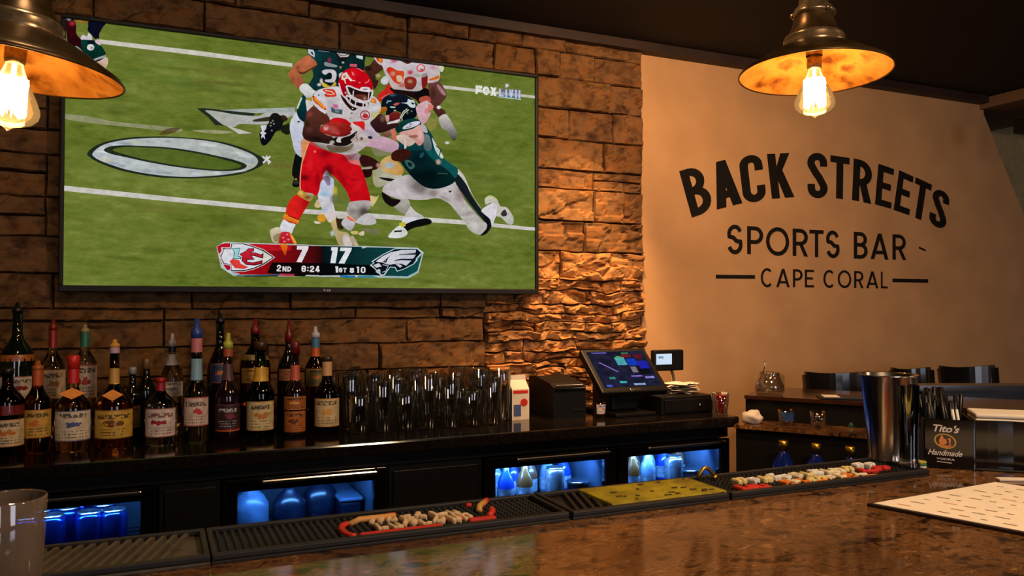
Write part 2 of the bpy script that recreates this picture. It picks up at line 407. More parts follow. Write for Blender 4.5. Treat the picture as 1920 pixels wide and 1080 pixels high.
def quadmap(q, u, v):                                         # q: TL TR BR BL
    tl, tr, br, bl = [Vector(p) for p in q]
    return (tl*(1-u)+tr*u)*v + (bl*(1-u)+br*u)*(1-v)
# ============================================================ the room
ZC = 2.44                                                     # ceiling height
WX = onY(1202, 400).x                                         # where stone meets plaster
b = MB(); b.box((-4, -7.8, -.05), (8, .44, 0)); struct('floor', b, M['floor'])
b = MB(); b.box((-4, -7.8, ZC), (8, .44, ZC+.1)); struct('ceiling', b, M['ceiling'])
b = MB(); b.box((-4.1, -7.8, 0), (-4, .15, ZC)); struct('wall_left', b, M['plaster'])
b = MB(); b.box((-4, -7.9, 0), (8, -7.8, ZC)); struct('wall_front', b, M['plaster'])
b = MB(); b.box((-4, .02, 0), (WX, .15, ZC)); wall_back = struct('wall_back', b, M['mortar'])
# plaster wall, its upper right corner cut by the sloping edge
p0, p1, p2 = onY(1843, 214), onY(1920, 408), onY(1985, 640)
poly = [(WX, 0), (5.2, 0), (5.2, p2.z-.2), (p2.x, p2.z), (p1.x, p1.z), (p0.x, p0.z), (p0.x, ZC), (WX, ZC)]
b = MB(); b.prism([(x, -.004, z) for x, z in poly], (0, .15, 0)); struct('wall_right', b, M['plaster'])
b = MB(); b.box((WX, .34, 0), (8, .44, ZC)); struct('wall_far', b, mat('shaded_plaster', (190,166,120), .9))
b = MB(); b.box((p0.x-.03, -3.2, p0.z+.02), (p0.x+.5, .34, ZC-.005)); struct('trim_2', b, M['soffit'])
b = MB(); b.box((-4, -.055, ZC-.035), (p0.x-.03, .02, ZC)); struct('trim_1', b, M['beam'])
# ------------------------------------------------------------ stone veneer, stone by stone
def cz(y): return onY(1197, y).z
def cx(x, y=330): return onY(x, y).x
TVX0, TVX1, TVZ0, TVZ1 = -.22, 1.26, 1.47, 2.22               # the part the television hides
def stone(x0, x1, z0, z1, rough, depth0):
    "one split-faced stone: chipped planar facets with sharp steps"
    step = .0075 if rough > .35 else .010
    w, h = x1-x0, z1-z0
    nx = max(3, min(60, int(w/step))); nz = max(3, min(20, int(h/step)))
    us = [0, .0035/w] + [.0035/w+(1-.007/w)*i/nx for i in range(1, nx)] + [1-.0035/w, 1]
    vs_ = [0, .0035/h] + [.0035/h+(1-.007/h)*i/nz for i in range(1, nz)] + [1-.0035/h, 1]
    nx, nz = len(us)-1, len(vs_)-1
    sd = Vector((random.random()*50, random.random()*50, random.random()*50))
    tx, tz = random.uniform(-.02, .02), random.uniform(-.05, .05)
    fx_, fz_ = (8+8*rough, 15+26*rough); amp = .0045+.016*rough
    vs = []; fs = []; g = .0015
    for j, v in enumerate(vs_):
        for i, u in enumerate(us):
            x = x0+g+(w-2*g)*u; z = z0+g+(h-2*g)*v
            wrp = noise.noise(Vector((x*11, z*14, 2))+sd)*.25
            q = Vector((x*fx_+z*6*rough+wrp, wrp*.5, z*fz_-x*3*rough+wrp))+sd
            dd, pp = noise.voronoi(q)
            c = pp[0]; hv = noise.cell_vector(c*7.13)
            e = q-c
            d = (hv.x-.5)*amp*1.6 + ((hv.y-.5)*e.x + (hv.z-.35)*e.z)*amp*1.9
            d -= max(0, .16-(dd[1]-dd[0]))*amp*2.6
            d += noise.noise(Vector((x*30, z*60, 4))+sd)*.0022
            d += tx*(u-.5)*w*1.2 + tz*(v-.5)*h*.6
            off = depth0 + d
            edge = i in (0, nx) or j in (0, nz)
            if edge: off = depth0 - .010 + d*.4
            wz = max(.12, rough); z += .020*wz*noise.noise(Vector((x*6.5, 3.3, z*9))) + .008*wz*noise.noise(Vector((x*19, 8.1, z*23))); x += .014*wz*noise.noise(Vector((x*7, 21, z*12)))
            if j in (0, nz) and 0 < i < nx: z += .0022*noise.noise(Vector((x*18, z*18, 5))+sd)
            vs.append((x, -off, z))
    for j in range(nz):
        for i in range(nx):
            a = j*(nx+1)+i; fs.append((a, a+1, a+nx+2, a+nx+1))
    per = [i for i in range(nx+1)] + [(j*(nx+1)+nx) for j in range(1, nz+1)] + [nz*(nx+1)+i for i in range(nx-1, -1, -1)] + [j*(nx+1) for j in range(nz-1, 0, -1)]
    n0 = len(vs)
    for k in per: vs.append((vs[k][0], .025, vs[k][2]))
    for k in range(len(per)):
        k2 = (k+1) % len(per); fs.append((per[k2], per[k], n0+k, n0+k2))
    mb = MB(); mb.add(vs, fs, False)
    return obj('stone', mb, M['stonelit' if rough > .5 else 'stone'], wall_back, fix=False)
def course(z0, z1, joints, rough=lambda x, z: 0, jit=True):
    for a, c in zip(joints, joints[1:]):
        if a > TVX0 and c < TVX1 and z0 > TVZ0 and z1 < TVZ1: continue
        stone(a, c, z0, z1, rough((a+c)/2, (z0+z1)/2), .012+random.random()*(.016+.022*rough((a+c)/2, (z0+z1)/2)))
def fill(x0, x1, lo, hi):
    xs = [x0]
    while xs[-1] < x1-lo*1.3: xs.append(min(xs[-1]+random.uniform(lo, hi), x1))
    if x1-xs[-1] > 1e-6:
        if x1-xs[-1] < lo*.6 and len(xs) > 1: xs[-1] = x1
        else: xs.append(x1)
    return xs
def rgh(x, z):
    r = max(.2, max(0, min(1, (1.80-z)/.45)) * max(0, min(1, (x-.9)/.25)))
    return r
Z = [ZC+.01, cz(75), cz(122), cz(168), cz(222), cz(275), cz(330), cz(365), cz(422), cz(477), cz(528)]
trace = {1: [975, 1057], 2: [1000, 1045, 1110], 3: [1137], 4: [1065, 1145], 5: [1130], 6: [1110], 7: [1108, 1165], 8: [1090], 9: [1045]}
xl = -1.6
for r in range(1, 10):
    z1, z0 = Z[r], Z[r+1]
    js = [cx(x, 300) for x in trace[r]]
    left = fill(xl, js[0], .22, .46)
    if r == 6:
        course(z0, z1, fill(xl, cx(1110), .2, .5), rgh); zm = (z0*.45+z1*.55)
        course(zm, z1, [cx(1110), WX-.003], rgh); course(z0, zm, [cx(1110), cx(1165), WX-.003], rgh)
    elif r in (5, 7, 8) :
        zm = z0+(z1-z0)*random.uniform(.4, .6)
        cut = -.30
        course(zm, z1, fill(xl, cut, .25, .6), rgh); course(z0, zm, fill(xl, cut, .25, .6), rgh)
        course(z0, z1, fill(cut, js[0], .3, .46) + js[1:] + [WX-.003], rgh)
    else:
        course(z0, z1, left + js[1:] + [WX-.003], rgh)
course(Z[1], ZC, fill(xl, WX-.003, .3, .5), rgh)
# under the television: long blocks to the left, small rough ledges to the right
XR = 1.09
zs = [Z[10], 1.385, 1.35, 1.265, 1.175, 1.10, .99]
jl = [[xl, -.7, -.28, .10, .40, .92], [xl, -.6, .02, .18, .62, .92], [xl, -.5, .02, .30, .80], [xl, -.8, -.2, .33, .70], [xl, -.3, .2, .66], [xl, 0, .5]]
for k in range(len(zs)-1):
    course(zs[k+1], zs[k], jl[k]+[XR], rgh)
zz = Z[10]
while zz > 1.0:
    h = random.uniform(.030, .060)
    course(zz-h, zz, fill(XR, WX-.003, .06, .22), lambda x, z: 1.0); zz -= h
# ============================================================ television
TY = -.085                                                    # front plane of the television
TL_, TR_, BR_, BL_ = onY(117,26,TY), onY(1011,142,TY), onY(1005,552,TY), onY(108,547,TY)
x0, x1 = (TL_.x+BL_.x)/2, (TR_.x+BR_.x)/2; z1, z0 = (TL_.z+TR_.z)/2, (BL_.z+BR_.z)/2
tv = thing('television', 'large wall-mounted television showing an American football game', 'television', ((x0+x1)/2, -.02, z0))
b = MB(); b.bbox((x0+.004, TY+.012, z0+.004), (x1-.004, -.045, z1-.004), .006)
b.box((x0+.35, -.05, z0+.2), (x1-.35, .0, z1-.2)); obj('back_housing', b, M['plastic'], tv)
bz, bb = .012, .019
b = MB()
for a, c in (((x0, TY-.004, z0), (x1, TY+.016, z0+bb)), ((x0, TY-.004, z1-bz), (x1, TY+.016, z1)), ((x0, TY-.004, z0+bb), (x0+bz, TY+.016, z1-bz)), ((x1-bz, TY-.004, z0+bb), (x1, TY+.016, z1-bz))):
    b.bbox((a[0], a[1]-.006, a[2]), c, .0025)
obj('bezel', b, M['plastic'], tv)
q = onY(611, 546, TY-.0045)
b = MB(); b.lathe([(.0001,0),(.0045,0),(.0045,.0006),(.0001,.0006)], 12, Matrix.Translation((q.x-.006, TY-.010, z0+bb*.5)) @ Matrix.Rotation(math.pi/2, 4, 'X'))
for k in range(2): b.box((q.x+.002+k*.007, TY-.0106, z0+bb*.5-.004), (q.x+.007+k*.007, TY-.010, z0+bb*.5+.003))
obj('maker_mark', b, mat('silver_print', (150,150,145), .4), tv)
# the lit picture: flat printed colour patches on the panel, given by their outline on the panel
def inside_screen(x, y, rx, ry):
    return all(126+8 < X < 1000-4 and 30+.1288*(X-118)+9 < y-ry*1.2 and y+ry*1.2 < 541 for X in (x-rx*1.2, x+rx*1.2))
class Pic:
    def __init__(s): s.v = []; s.f = []; s.c = []; s.k = 0
    def put(s, pts, tris, cols, step=True):
        s.k += step; y = TY-.00001*s.k; n = len(s.v)
        for q in pts:
            w_ = onY(q[0], q[1], TY); s.v.append((w_.x-tv.location.x, y-tv.location.y, w_.z-tv.location.z))
        for t in tris: s.f.append([n+i for i in t]); s.c += [cols[i] for i in t]
    def build(s, name, mat_):
        me = bpy.data.meshes.new(name); me.from_pydata(s.v, [], s.f)
        ca = me.color_attributes.new('tone', 'FLOAT_COLOR', 'CORNER')
        ca.data.foreach_set('color', [x for c in s.c for x in c])
        me.materials.append(mat_); o = bpy.data.objects.new(name, me); C.objects.link(o); o.parent = tv
        return o
PIC = Pic()
CR = {'T': (0,0,1), 'g': (100,0,.5185), '1': (480,80,1/9), '2': (550,120,1/9), '3': (670,100,.12034), '4': (480,180,1/9), '5': (640,160,1/9), '6': (540,250,1/9),
      '7': (490,350,.11979), '8': (700,260,.17588), 'A': (400,445,.109375), 'B': (600,445,.109375), 'o': (140,190,.22917), 'c': (100,20,1/9), 'x': (860,140,1/12)}
def S_(k, txt):
    ox, oy, s = CR[k]
    return [(ox+float(a)*s, oy+float(c)*s) for a, c in (w_.split(',') for w_ in txt.split())]
def smooth(p, n=4):
    N = len(p); out = []
    for i in range(N):
        a, b_, c, d = (Vector(p[(i+j) % N]) for j in (-1, 0, 1, 2))
        for k in range(n):
            t = k/n
            out.append(.5*((2*b_)+(c-a)*t+(2*a-5*b_+4*c-d)*t*t+(3*b_-a-3*c+d)*t**3))
    return out
def L4(c, a=1): return lin(c)[:3]+(a,)
def P(k, txt, c0, c1=None, g=None, sm=True, a=1):
    "filled outline; c0->c1 runs along g ('v' downwards, 'h' to the right, or a direction)"
    p = S_(k, txt) if isinstance(txt, str) else txt
    if sm: p = smooth(p)
    p = [Vector(q) for q in p]
    tri = geometry.tessellate_polygon([[Vector((q.x, q.y, 0)) for q in p]])
    if c1 is None: cols = [L4(c0, a)]*len(p)
    else:
        d = Vector({'v': (0,1), 'h': (1,0)}.get(g, g)); s = [q.dot(d) for q in p]; lo, hi = min(s), max(s)
        A, B_ = L4(c0, a), L4(c1, a)
        cols = [tuple(A[i]*(1-(v-lo)/(hi-lo))+B_[i]*(v-lo)/(hi-lo) for i in range(4)) for v in s]
    PIC.put(p, tri, cols)
def W(k, txt, wd, c, c1=None):
    "line of a given width"
    p = S_(k, txt); ww = wd*CR[k][2]
    for i, q in enumerate(strip(p, ww)): PIC.put(q, [(0,1,2),(0,2,3)], [L4(c)]*4, i == 0)
def O(k, x, y, rx, ry, c, a=1, rot=0, soft=True):
    ox, oy, s = CR[k]; n = 18; cr, sr = math.cos(rot), math.sin(rot)
    pts = [(ox+x*s, oy+y*s)]; tris = []; cols = [L4(c, a)]
    rings = ((.38, .92*a), (.7, .5*a), (1.15, 0)) if soft else ((1, a),)
    for q, (f, al) in enumerate(rings):
        for i in range(n):
            t = 2*math.pi*i/n; ex, ey = f*rx*math.cos(t), f*ry*math.sin(t)
            pts.append((ox+(x+ex*cr-ey*sr)*s, oy+(y+ex*sr+ey*cr)*s)); cols.append(L4(c, al))
        b0 = 1+q*n
        for i in range(n):
            i2 = (i+1) % n
            tris += [(0, b0+i, b0+i2)] if q == 0 else [(b0-n+i, b0+i, b0+i2), (b0-n+i, b0+i2, b0-n+i2)]
    PIC.put(pts, tris, cols)
def word(k, txt, quad, ar, t, c, gap=.18):
    ox, oy, s = CR[k]; q = [(ox+x*s, oy+y*s) for x, y in quad]
    ws = [(ar if ch not in '1I:' else (ar*.55 if ch in '1' else t)) if ch != ' ' else ar*.5 for ch in txt]; tot = sum(ws)+gap*(len(txt)-1)
    x = 0; PIC.k += 1
    for ch, wd in zip(txt, ws):
        if ch != ' ':
            for poly in glyph(ch, wd, t):
                p = [quadmap(q, (x+u*wd)/tot, v) for u, v in poly]
                if len(p) >= 3: PIC.put(p, [tuple(r) for r in geometry.tessellate_polygon([[Vector((z_.x, z_.y, 0)) for z_ in p]])], [L4(c)]*len(p), False)
        x += wd+gap
GR1, GR2 = (101,113,44), (74,92,26)
# turf tones
for i in range(170):
    x, y, rx, ry = random.uniform(130, 1000), random.uniform(60, 540), random.uniform(18, 100), random.uniform(3, 13)
    if inside_screen(x, y, rx, ry): O('T', x, y, rx, ry, random.choice([(126,134,66), (66,84,20), (88,110,34), (112,106,46), (104,130,56), (76,92,26)]), .5, rot=.09)
P('T', '186,74 360,94 548,119 548,126 360,103 186,82', (214,208,196), sm=False)
P('T', '830,160 1006,180 1006,185 830,166', (208,204,190), sm=False)
P('T', '120,348 330,370 546,390 720,402 870,413 1006,427 1006,433 870,421 720,411 546,399 330,379 120,358', (212,208,200), sm=False)
P('T', '120,214 170,219 215,228 330,240 332,247 240,238 170,231 120,222', (150,152,112))
P('o', '105,420 200,350 400,302 650,288 900,296 1150,322 1350,372 1500,440 1550,490 1500,545 1350,598 1150,622 900,632 650,618 400,572 220,512 130,462', (34,44,34))
P('o', '150,420 240,355 420,315 650,300 900,305 1150,335 1330,385 1460,440 1500,495 1450,550 1300,590 1100,612 880,618 650,600 430,560 260,505 165,460', (196,204,208), (178,184,176), 'h')
for i in range(34):
    t = random.uniform(0, 6.28); O('o', 825+600*math.cos(t), 462+130*math.sin(t)+30*math.cos(t), random.uniform(30, 90), random.uniform(8, 20), random.choice([(214,224,238), (150,158,160), (200,200,170), (226,226,220), (160,176,196)]), .8, rot=.1)
P('o', '238,400 290,370 400,360 560,366 750,376 950,403 1150,443 1300,478 1405,520 1365,560 1200,572 1000,558 800,533 600,498 420,458 300,432', (38,46,32))
P('o', '310,400 400,375 560,378 750,390 950,418 1130,455 1280,495 1360,525 1330,548 1200,560 1000,545 800,518 600,482 430,440', (96,110,44), (84,104,34), 'h')
P('o', '1000,60 1060,56 1190,70 1480,100 1460,122 1330,115 1215,200 1150,196 1090,130', (36,46,34), sm=False)
P('o', '1070,75 1180,85 1330,110 1500,120 1560,95 1760,70 1800,110 1600,180 1480,190 1350,186 1300,212 1210,190 1110,110', (176,178,168), (190,190,190), 'h')
P('o', '1190,72 1500,60 1800,50 1800,92 1600,92 1480,98', (172,180,176), sm=False)
P('o', '1240,200 1290,214 1455,262 1340,268', (200,200,190), sm=False)
P('o', '960,242 1120,234 1300,252 1160,266', (160,160,116)); P('o', '690,275 760,225 860,220 800,262', (84,60,34), a=.8)
P('o', '1470,150 1640,120 1640,155 1480,168', (58,50,34))
for a in ('1535,452 1605,500', '1600,450 1540,505', '1568,445 1590,515'): W('o', a, 14, (222,222,224))
# distant players at the top left
P('c', '225,110 300,110 380,220 395,400 500,520 570,720 300,660 225,420', (64,8,18), (28,6,10), 'v')
O('c', 265,140,40,40,(150,160,170)); O('c', 320,220,60,50,(170,40,50),.9)
P('c', '400,180 480,145 600,145 590,215 440,230', (176,116,34), (120,110,40), 'v')
P('c', '610,180 890,190 830,290 775,400 775,460 700,475 640,400 580,340 590,260', (12,14,34))
P('c', '460,480 500,410 570,440 590,380 640,420 650,500 560,520', (214,206,214))
P('c', '470,510 580,495 720,515 800,585 865,680 875,745 700,830 620,820 500,680', (10,64,48), (4,34,30), 'v')
P('c', '560,540 640,500 720,520 680,570', (8,20,34)); P('c', '700,520 760,490 800,580 760,575', (226,196,196))
O('c', 630,622,62,54,(226,224,220),1,soft=False); O('c', 650,630,30,26,(110,120,120),.9)
P('c', '370,600 430,620 520,720 470,725 380,670', (130,150,140)); P('c', '660,830 870,755 870,800 720,860', (150,164,160)); P('c', '700,850 860,800 850,840 730,870', (12,18,34))
P('c', '715,880 800,840 880,790 925,820 915,910 865,1005 790,940', (228,204,188), (190,140,110), (-.5,1))
# ---- defender standing behind (dark green shirt)
P('4', '270,300 350,290 410,330 470,325 525,370 525,410 470,435 440,500 420,570 330,610 250,740 160,830 95,820 62,700 70,600 200,480 230,370', (22,24,18), (10,10,24), 'v')
P('4', '560,470 500,482 430,505 420,590 500,652 570,632', (24,32,16)); O('4', 470,370,55,50,(70,40,24),.9)
P('4', '75,500 180,488 168,560 130,600 178,630 140,660 155,735 115,690 82,722 95,650 65,630 100,590', (214,212,220), sm=False)
for x, y in ((250,455),(245,505),(280,420),(300,470),(265,585)): O('4', x,y,18,18,(150,160,150),.9)
P('6', '130,350 235,400 222,560 205,690 200,870 150,910 80,895 72,850 100,760 65,690 82,540', (12,16,14)); O('6', 132,778,26,18,(190,180,90),1); O('6', 140,830,60,40,(56,60,60),.8)
P('4', '690,280 800,440 790,560 780,640 800,720 800,830 775,1000 760,1032 690,985 640,900 600,720 568,560 580,440 620,350', (214,216,228), (188,194,216), 'v')
P('4', '690,440 720,420 745,435 715,455', (20,20,40), sm=False)
P('4', '760,760 860,740 900,780 850,900 800,1080 770,1040', (222,150,110)); W('4', '850,760 820,900 790,1080', 24, (232,150,60))
P('4', '740,60 830,-40 845,100 865,260 830,420 800,437 720,370 688,250', (10,62,66), (6,36,46), 'v'); W('4', '770,30 735,110 695,215', 28, (206,214,190))
P('1', '875,170 890,105 1100,112 1350,150 1600,185 1826,215 1830,330 1800,480 1500,500 1440,760 1150,800 1010,815 885,735 930,640 965,560 950,440 1010,380 930,250', (14,52,56), (8,32,34), 'h')
O('1', 1020,230,110,120,(16,70,74),.7); O('1', 1250,620,200,160,(4,14,16),.8); O('1', 1450,260,90,140,(10,18,18),.9); P('1', '1340,170 1450,150 1600,170 1560,260 1450,300 1390,260', (26,18,18))
P('1', '1350,165 1460,180 1585,190 1550,240 1420,250', (206,200,200), sm=False); W('1', '1375,185 1440,225 1560,205', 14, (90,84,84))
P('1', '878,112 960,105 990,190 985,252 930,220 880,172', (212,216,224), sm=False); P('1', '910,150 950,160 975,215 940,200', (20,24,60), sm=False)
P('1', '1690,205 1800,225 1800,292 1690,255', (206,216,214), sm=False)
P('1', '1160,330 1230,345 1360,385 1350,418 1250,410 1155,385', (150,160,164), a=.9); O('1', 1235,300,36,50,(150,36,70),.9)
P('1', '1580,360 1700,365 1700,415 1580,405', (206,90,110), sm=False); P('1', '1395,405 1455,400 1425,455', (160,120,60), sm=False); O('1', 1465,338,26,20,(200,196,190)); W('1', '1050,130 1240,155', 20, (190,206,206))
P('1', '880,215 950,262 1025,350 1010,400 900,470 830,520 755,535 775,600 805,690 735,775 640,712 570,605 538,540 600,450 660,370 740,290', (198,112,72), (158,82,52), (.4,1))
P('1', '700,470 800,500 1010,385 1000,420 900,475 820,525 740,530', (86,36,20), a=.9); O('1', 700,430,50,60,(150,70,48),.8); O('1', 860,330,90,70,(206,110,72),.7); O('1', 620,620,40,90,(140,70,42),.7)
P('1', '1110,500 1150,460 1300,460 1355,520 1345,620 1300,672 1180,665 1165,628 1265,615 1275,530 1230,508 1165,545', (214,204,212))
P('1', '1395,540 1440,505 1500,520 1490,620 1420,620', (206,200,206)); P('1', '1100,660 1180,700 1260,735 1330,660 1350,720 1250,752 1140,752', (216,190,50), (196,160,60), 'h')
O('1', 1100,650,30,50,(226,214,214),1); O('1', 1065,712,40,30,(222,220,220),1)
P('1', '735,745 800,695 870,705 960,790 1005,830 965,870 930,930 850,930 800,870 740,810', (228,226,220), (204,204,206), 'v'); P('1', '840,940 960,930 940,1010 860,1000', (180,160,60), a=.9)
P('4', '840,70 950,100 960,170 870,270 845,160', (220,212,204))
# ---- player behind on the right (white shirt)
P('3', '310,660 420,560 480,480 530,540 580,640 420,700 350,760', (216,48,36), (190,34,28), 'h'); P('3', '360,700 500,620 480,660 420,720', (226,110,100), a=.7)
P('3', '500,540 700,580 950,560 1120,600 1160,780 1100,850 980,800 900,720 700,640 600,640', (34,14,16)); P('3', '900,560 1100,560 1150,760 1050,830 940,760', (18,12,12))
P('3', '270,100 390,190 400,250 320,310 280,400 330,440 260,565 215,430 120,290 110,210 190,190', (84,46,32), (48,24,18), 'v'); O('3', 170,240,70,50,(30,16,10),.9)
P('3', '1100,450 1240,410 1320,500 1388,640 1350,730 1270,830 1350,885 1375,960 1300,1020 1210,930 1130,780 1120,640', (112,66,58), (72,34,30), 'v'); P('3', '1240,480 1330,560 1380,650 1330,650 1260,560', (176,126,130), a=.9); O('3', 1180,620,60,120,(54,26,24),.7)
P('3', '255,62 390,80 560,95 690,130 775,170 890,135 1070,155 1240,180 1285,340 1245,440 1100,465 1060,440 1010,560 900,595 700,575 600,560 520,515 480,400 430,330 385,200 330,170', (216,204,212), (190,176,176), 'v')
P('3', '640,110 790,170 860,130 800,110', (80,20,30), sm=False); P('3', '285,70 380,80 385,150 330,140', (214,80,40)); W('3', '360,75 350,150', 34, (236,150,40))
P('3', '1120,400 1200,370 1270,340 1260,400 1130,430', (226,140,50)); W('3', '1115,420 1260,375', 16, (200,70,30))
P('3', '450,260 510,215 620,270 725,290 705,420 640,480 560,440 510,360', (212,44,26), (222,80,30), 'h'); O('3', 550,320,46,40,(220,160,140),1); P('3', '610,350 690,360 690,440 620,440', (216,190,160))
P('3', '735,400 830,365 910,400 915,490 850,565 745,545', (164,44,36), (110,40,30), 'v'); O('3', 820,440,45,35,(176,140,110),1); P('3', '1000,345 1085,340 1080,500 1010,545', (136,26,28))
O('3', 820,300,60,45,(200,40,60),1); O('3', 570,120,70,40,(190,60,110),.9); O('3', 985,235,68,62,(206,60,70),1,soft=False); O('3', 985,235,52,48,(226,204,206),1,soft=False); O('3', 1000,262,44,30,(206,40,50),1)
O('3', 1170,225,60,40,(220,130,160),.8); P('3', '490,430 620,500 650,560 560,560 520,500', (200,180,176)); O('3', 690,500,70,50,(200,80,30),.8); P('3', '880,330 1060,330 1050,370 900,380', (170,176,160), a=.8)
P('3', '360,430 420,360 480,380 470,470 400,490', (212,210,214)); O('3', 320,350,46,36,(190,160,120),1); P('3', '1270,190 1330,190 1345,250 1310,295 1270,260', (216,214,180))
O('3', 1265,845,32,28,(232,226,220),1,soft=False)
P('T', '822,222 834,214 842,222 850,236 856,250 852,264 845,258 838,246 828,240', (214,206,200), (40,36,40), 'v'); P('T', '800,224 818,226 816,240 804,246', (150,140,70), a=.8); O('T', 838,268,5,3,(226,226,214),1)
# ---- trailing legs between the players
P('6', '650,625 700,720 770,800 745,1080 520,1080 535,860 600,770 590,720', (206,206,226), (196,214,232), 'v'); P('6', '580,740 700,740 700,950 650,860', (110,60,120), a=.7)
P('7', '905,0 1120,0 1100,130 1130,300 1165,430 1150,540 1060,560 1000,470 940,330 890,200', (204,210,230), (222,206,196), 'v'); O('7', 985,110,80,60,(140,190,220),.9); O('7', 1150,70,50,90,(196,176,60),.9); O('7', 1130,190,70,90,(120,124,90),.8); O('7', 990,360,60,50,(170,190,226),.8)
P('7', '1085,560 1165,530 1195,680 1340,720 1400,800 1430,925 1230,925 1160,790', (206,180,120), (176,160,120), 'v'); P('7', '1270,780 1350,760 1420,920 1300,920', (212,200,194)); P('7', '1400,790 1440,780 1520,925 1450,925', (196,180,150)); P('7', '1170,500 1270,520 1280,660 1200,650', (54,36,24))
P('7', '880,460 980,435 1000,540 900,545', (222,156,40)); P('7', '820,540 900,550 930,575 850,580', (222,214,180)); P('7', '830,290 880,200 930,310 860,330', (214,190,140)); O('7', 1110,730,40,50,(190,204,214),.9); P('7', '1690,150 1800,160 1840,130 1790,240 1720,310', (216,196,130))
P('5', '480,900 700,880 760,1000 1000,1100 740,1190 560,1180', (150,142,120), a=.5)
# ---- tackler diving in from the right
P('8', '-120,170 30,230 80,330 20,340 -60,320 -130,240', (48,20,20)); O('8', 45,290,30,26,(190,140,140),1)
P('8', '0,330 100,300 250,330 300,400 160,470 60,520 0,480', (170,166,130), (196,196,180), 'h'); P('8', '80,240 180,180 260,250 320,330 290,390 180,380 90,330', (214,176,110), (206,150,80), 'h'); O('8', 170,285,70,40,(160,190,206),.9); P('8', '50,415 150,420 240,440 160,455', (30,24,20))
P('8', '370,385 440,440 560,520 700,530 850,460 890,500 960,640 1090,800 1200,920 1200,980 1130,1022 1040,990 960,880 880,780 800,690 680,635 560,652 420,652 340,640 280,650 200,620 110,580 95,540 130,490 240,430', (206,196,198), (190,184,178), (.4,1))
O('8', 480,520,150,90,(96,84,80),.85, rot=.4); O('8', 640,580,60,60,(110,96,88),.7); O('8', 920,590,70,110,(130,104,108),.7); O('8', 1010,800,110,30,(150,140,136),.6,rot=-.2); O('8', 250,570,110,60,(220,206,212),.7); O('8', 1080,930,80,60,(224,218,214),.6); O('8', 760,640,90,30,(140,128,120),.6,rot=.5)
P('8', '795,560 840,552 815,580', (20,20,24), sm=False)
P('8', '890,322 960,390 1010,500 1060,610 1145,745 1110,700 1010,540 890,390', (206,202,196))
P('8', '868,458 890,375 985,485 1050,620 1145,755 1200,850 1222,925 1170,870 1060,740 950,590', (22,30,34))
P('8', '1170,810 1240,850 1262,920 1205,1012 1140,1032 1200,962 1205,900', (16,18,24))
P('8', '1150,760 1260,688 1325,700 1315,800 1290,860 1260,935 1240,860 1180,805', (224,220,226)); P('8', '1188,640 1240,606 1310,640 1350,720 1420,735 1485,830 1485,905 1435,912 1360,845 1300,815 1320,720 1250,685 1195,705', (216,208,190), (190,190,186), 'v'); P('8', '1355,800 1400,755 1420,815 1380,830', (54,48,54)); W('8', '1195,640 1240,612 1300,640', 16, (200,206,140))
P('8', '360,760 390,720 450,780 530,830 535,880 400,885 330,850', (216,212,212), (190,186,180), 'v'); P('8', '285,650 365,645 390,720 340,800 300,790 215,720', (186,180,172), (150,144,130), 'v')
P('8', '325,840 540,850 510,882 390,905 310,905', (222,220,226)); P('8', '390,890 540,850 612,870 600,912 430,952 340,992 290,950', (14,14,14)); P('8', '265,930 330,955 362,1010 310,1052 200,1062 158,1035', (222,226,222)); P('8', '270,905 330,890 340,930 300,940', (210,200,60)); W('8', '220,990 300,985', 18, (30,30,30))
P('8', '92,570 200,640 288,655 240,712 180,722 108,660', (22,14,14))
P('8', '360,100 520,60 620,0 655,100 740,200 800,260 892,320 886,405 842,480 700,532 560,522 440,440 360,350 300,270 255,205 330,140', (8,48,50), (4,24,26), (-.3,1))
P('8', '545,110 660,110 745,210 885,320 872,420 780,330 640,230', (16,92,92), a=.8); O('8', 560,400,200,100,(2,12,14),.8); O('8', 480,220,110,90,(4,22,28),.8); P('8', '500,160 540,150 520,200 490,200', (40,90,110), a=.7); O('8', 690,250,30,34,(206,176,160),.9); W('8', '680,370 790,375', 8, (60,90,70))
P('8', '330,230 400,240 440,290 400,330 360,300', (70,110,104), a=.8); P('8', '360,255 400,258 410,290 380,300', (6,36,38))
P('5', '1000,620 1200,560 1330,600 1420,700 1500,800 1580,960 1600,1080 1300,1100 1000,1100 960,1000', (12,72,74), (10,58,60), 'v'); P('5', '1380,850 1480,860 1520,1080 1400,1080', (140,150,150), (90,110,110), 'v', a=.7); P('5', '1340,640 1420,700 1450,800 1380,780', (210,206,214), a=.8)
P('8', '622,-10 660,50 742,190 715,208 655,120', (206,216,214)); W('8', '700,190 715,120 665,75', 10, (20,60,60))
P('5', '670,330 690,240 760,180 870,145 1000,150 1120,190 1220,260 1275,350 1278,450 1240,545 1100,600 1020,610 960,540 1000,470 900,440 820,490 750,510 750,380 680,370', (16,26,38), (6,12,16), 'v')
O('5', 860,170,70,24,(80,100,120),.7); P('5', '1000,300 1100,290 1120,235 1170,250 1220,262 1245,370 1160,372 1100,318', (208,222,226)); P('5', '1170,290 1230,310 1200,330', (20,30,34)); W('5', '760,310 780,270 840,270', 22, (120,170,180)); P('5', '820,360 900,365 900,385 830,380', (190,196,200)); P('5', '870,330 920,300 980,300 930,345', (190,90,90))
P('5', '830,470 960,455 990,520 980,570 800,612 765,560', (132,34,34), (84,22,22), 'v'); P('5', '740,520 800,510 800,600 760,610', (214,150,140)); P('5', '650,400 740,365 770,420 700,470 640,470', (190,110,30), (140,80,20), 'v')
for a in ('1110,398 1040,450 1000,520 985,575', '1135,415 1060,470 1015,540 1020,600', '880,430 920,425'): W('5', a, 16, (206,204,180))
O('5', 1110,470,20,24,(120,124,110),.9); O('5', 1180,440,16,16,(150,150,150),.8)
P('5', '775,640 900,596 975,575 960,620 800,690', (226,216,226))
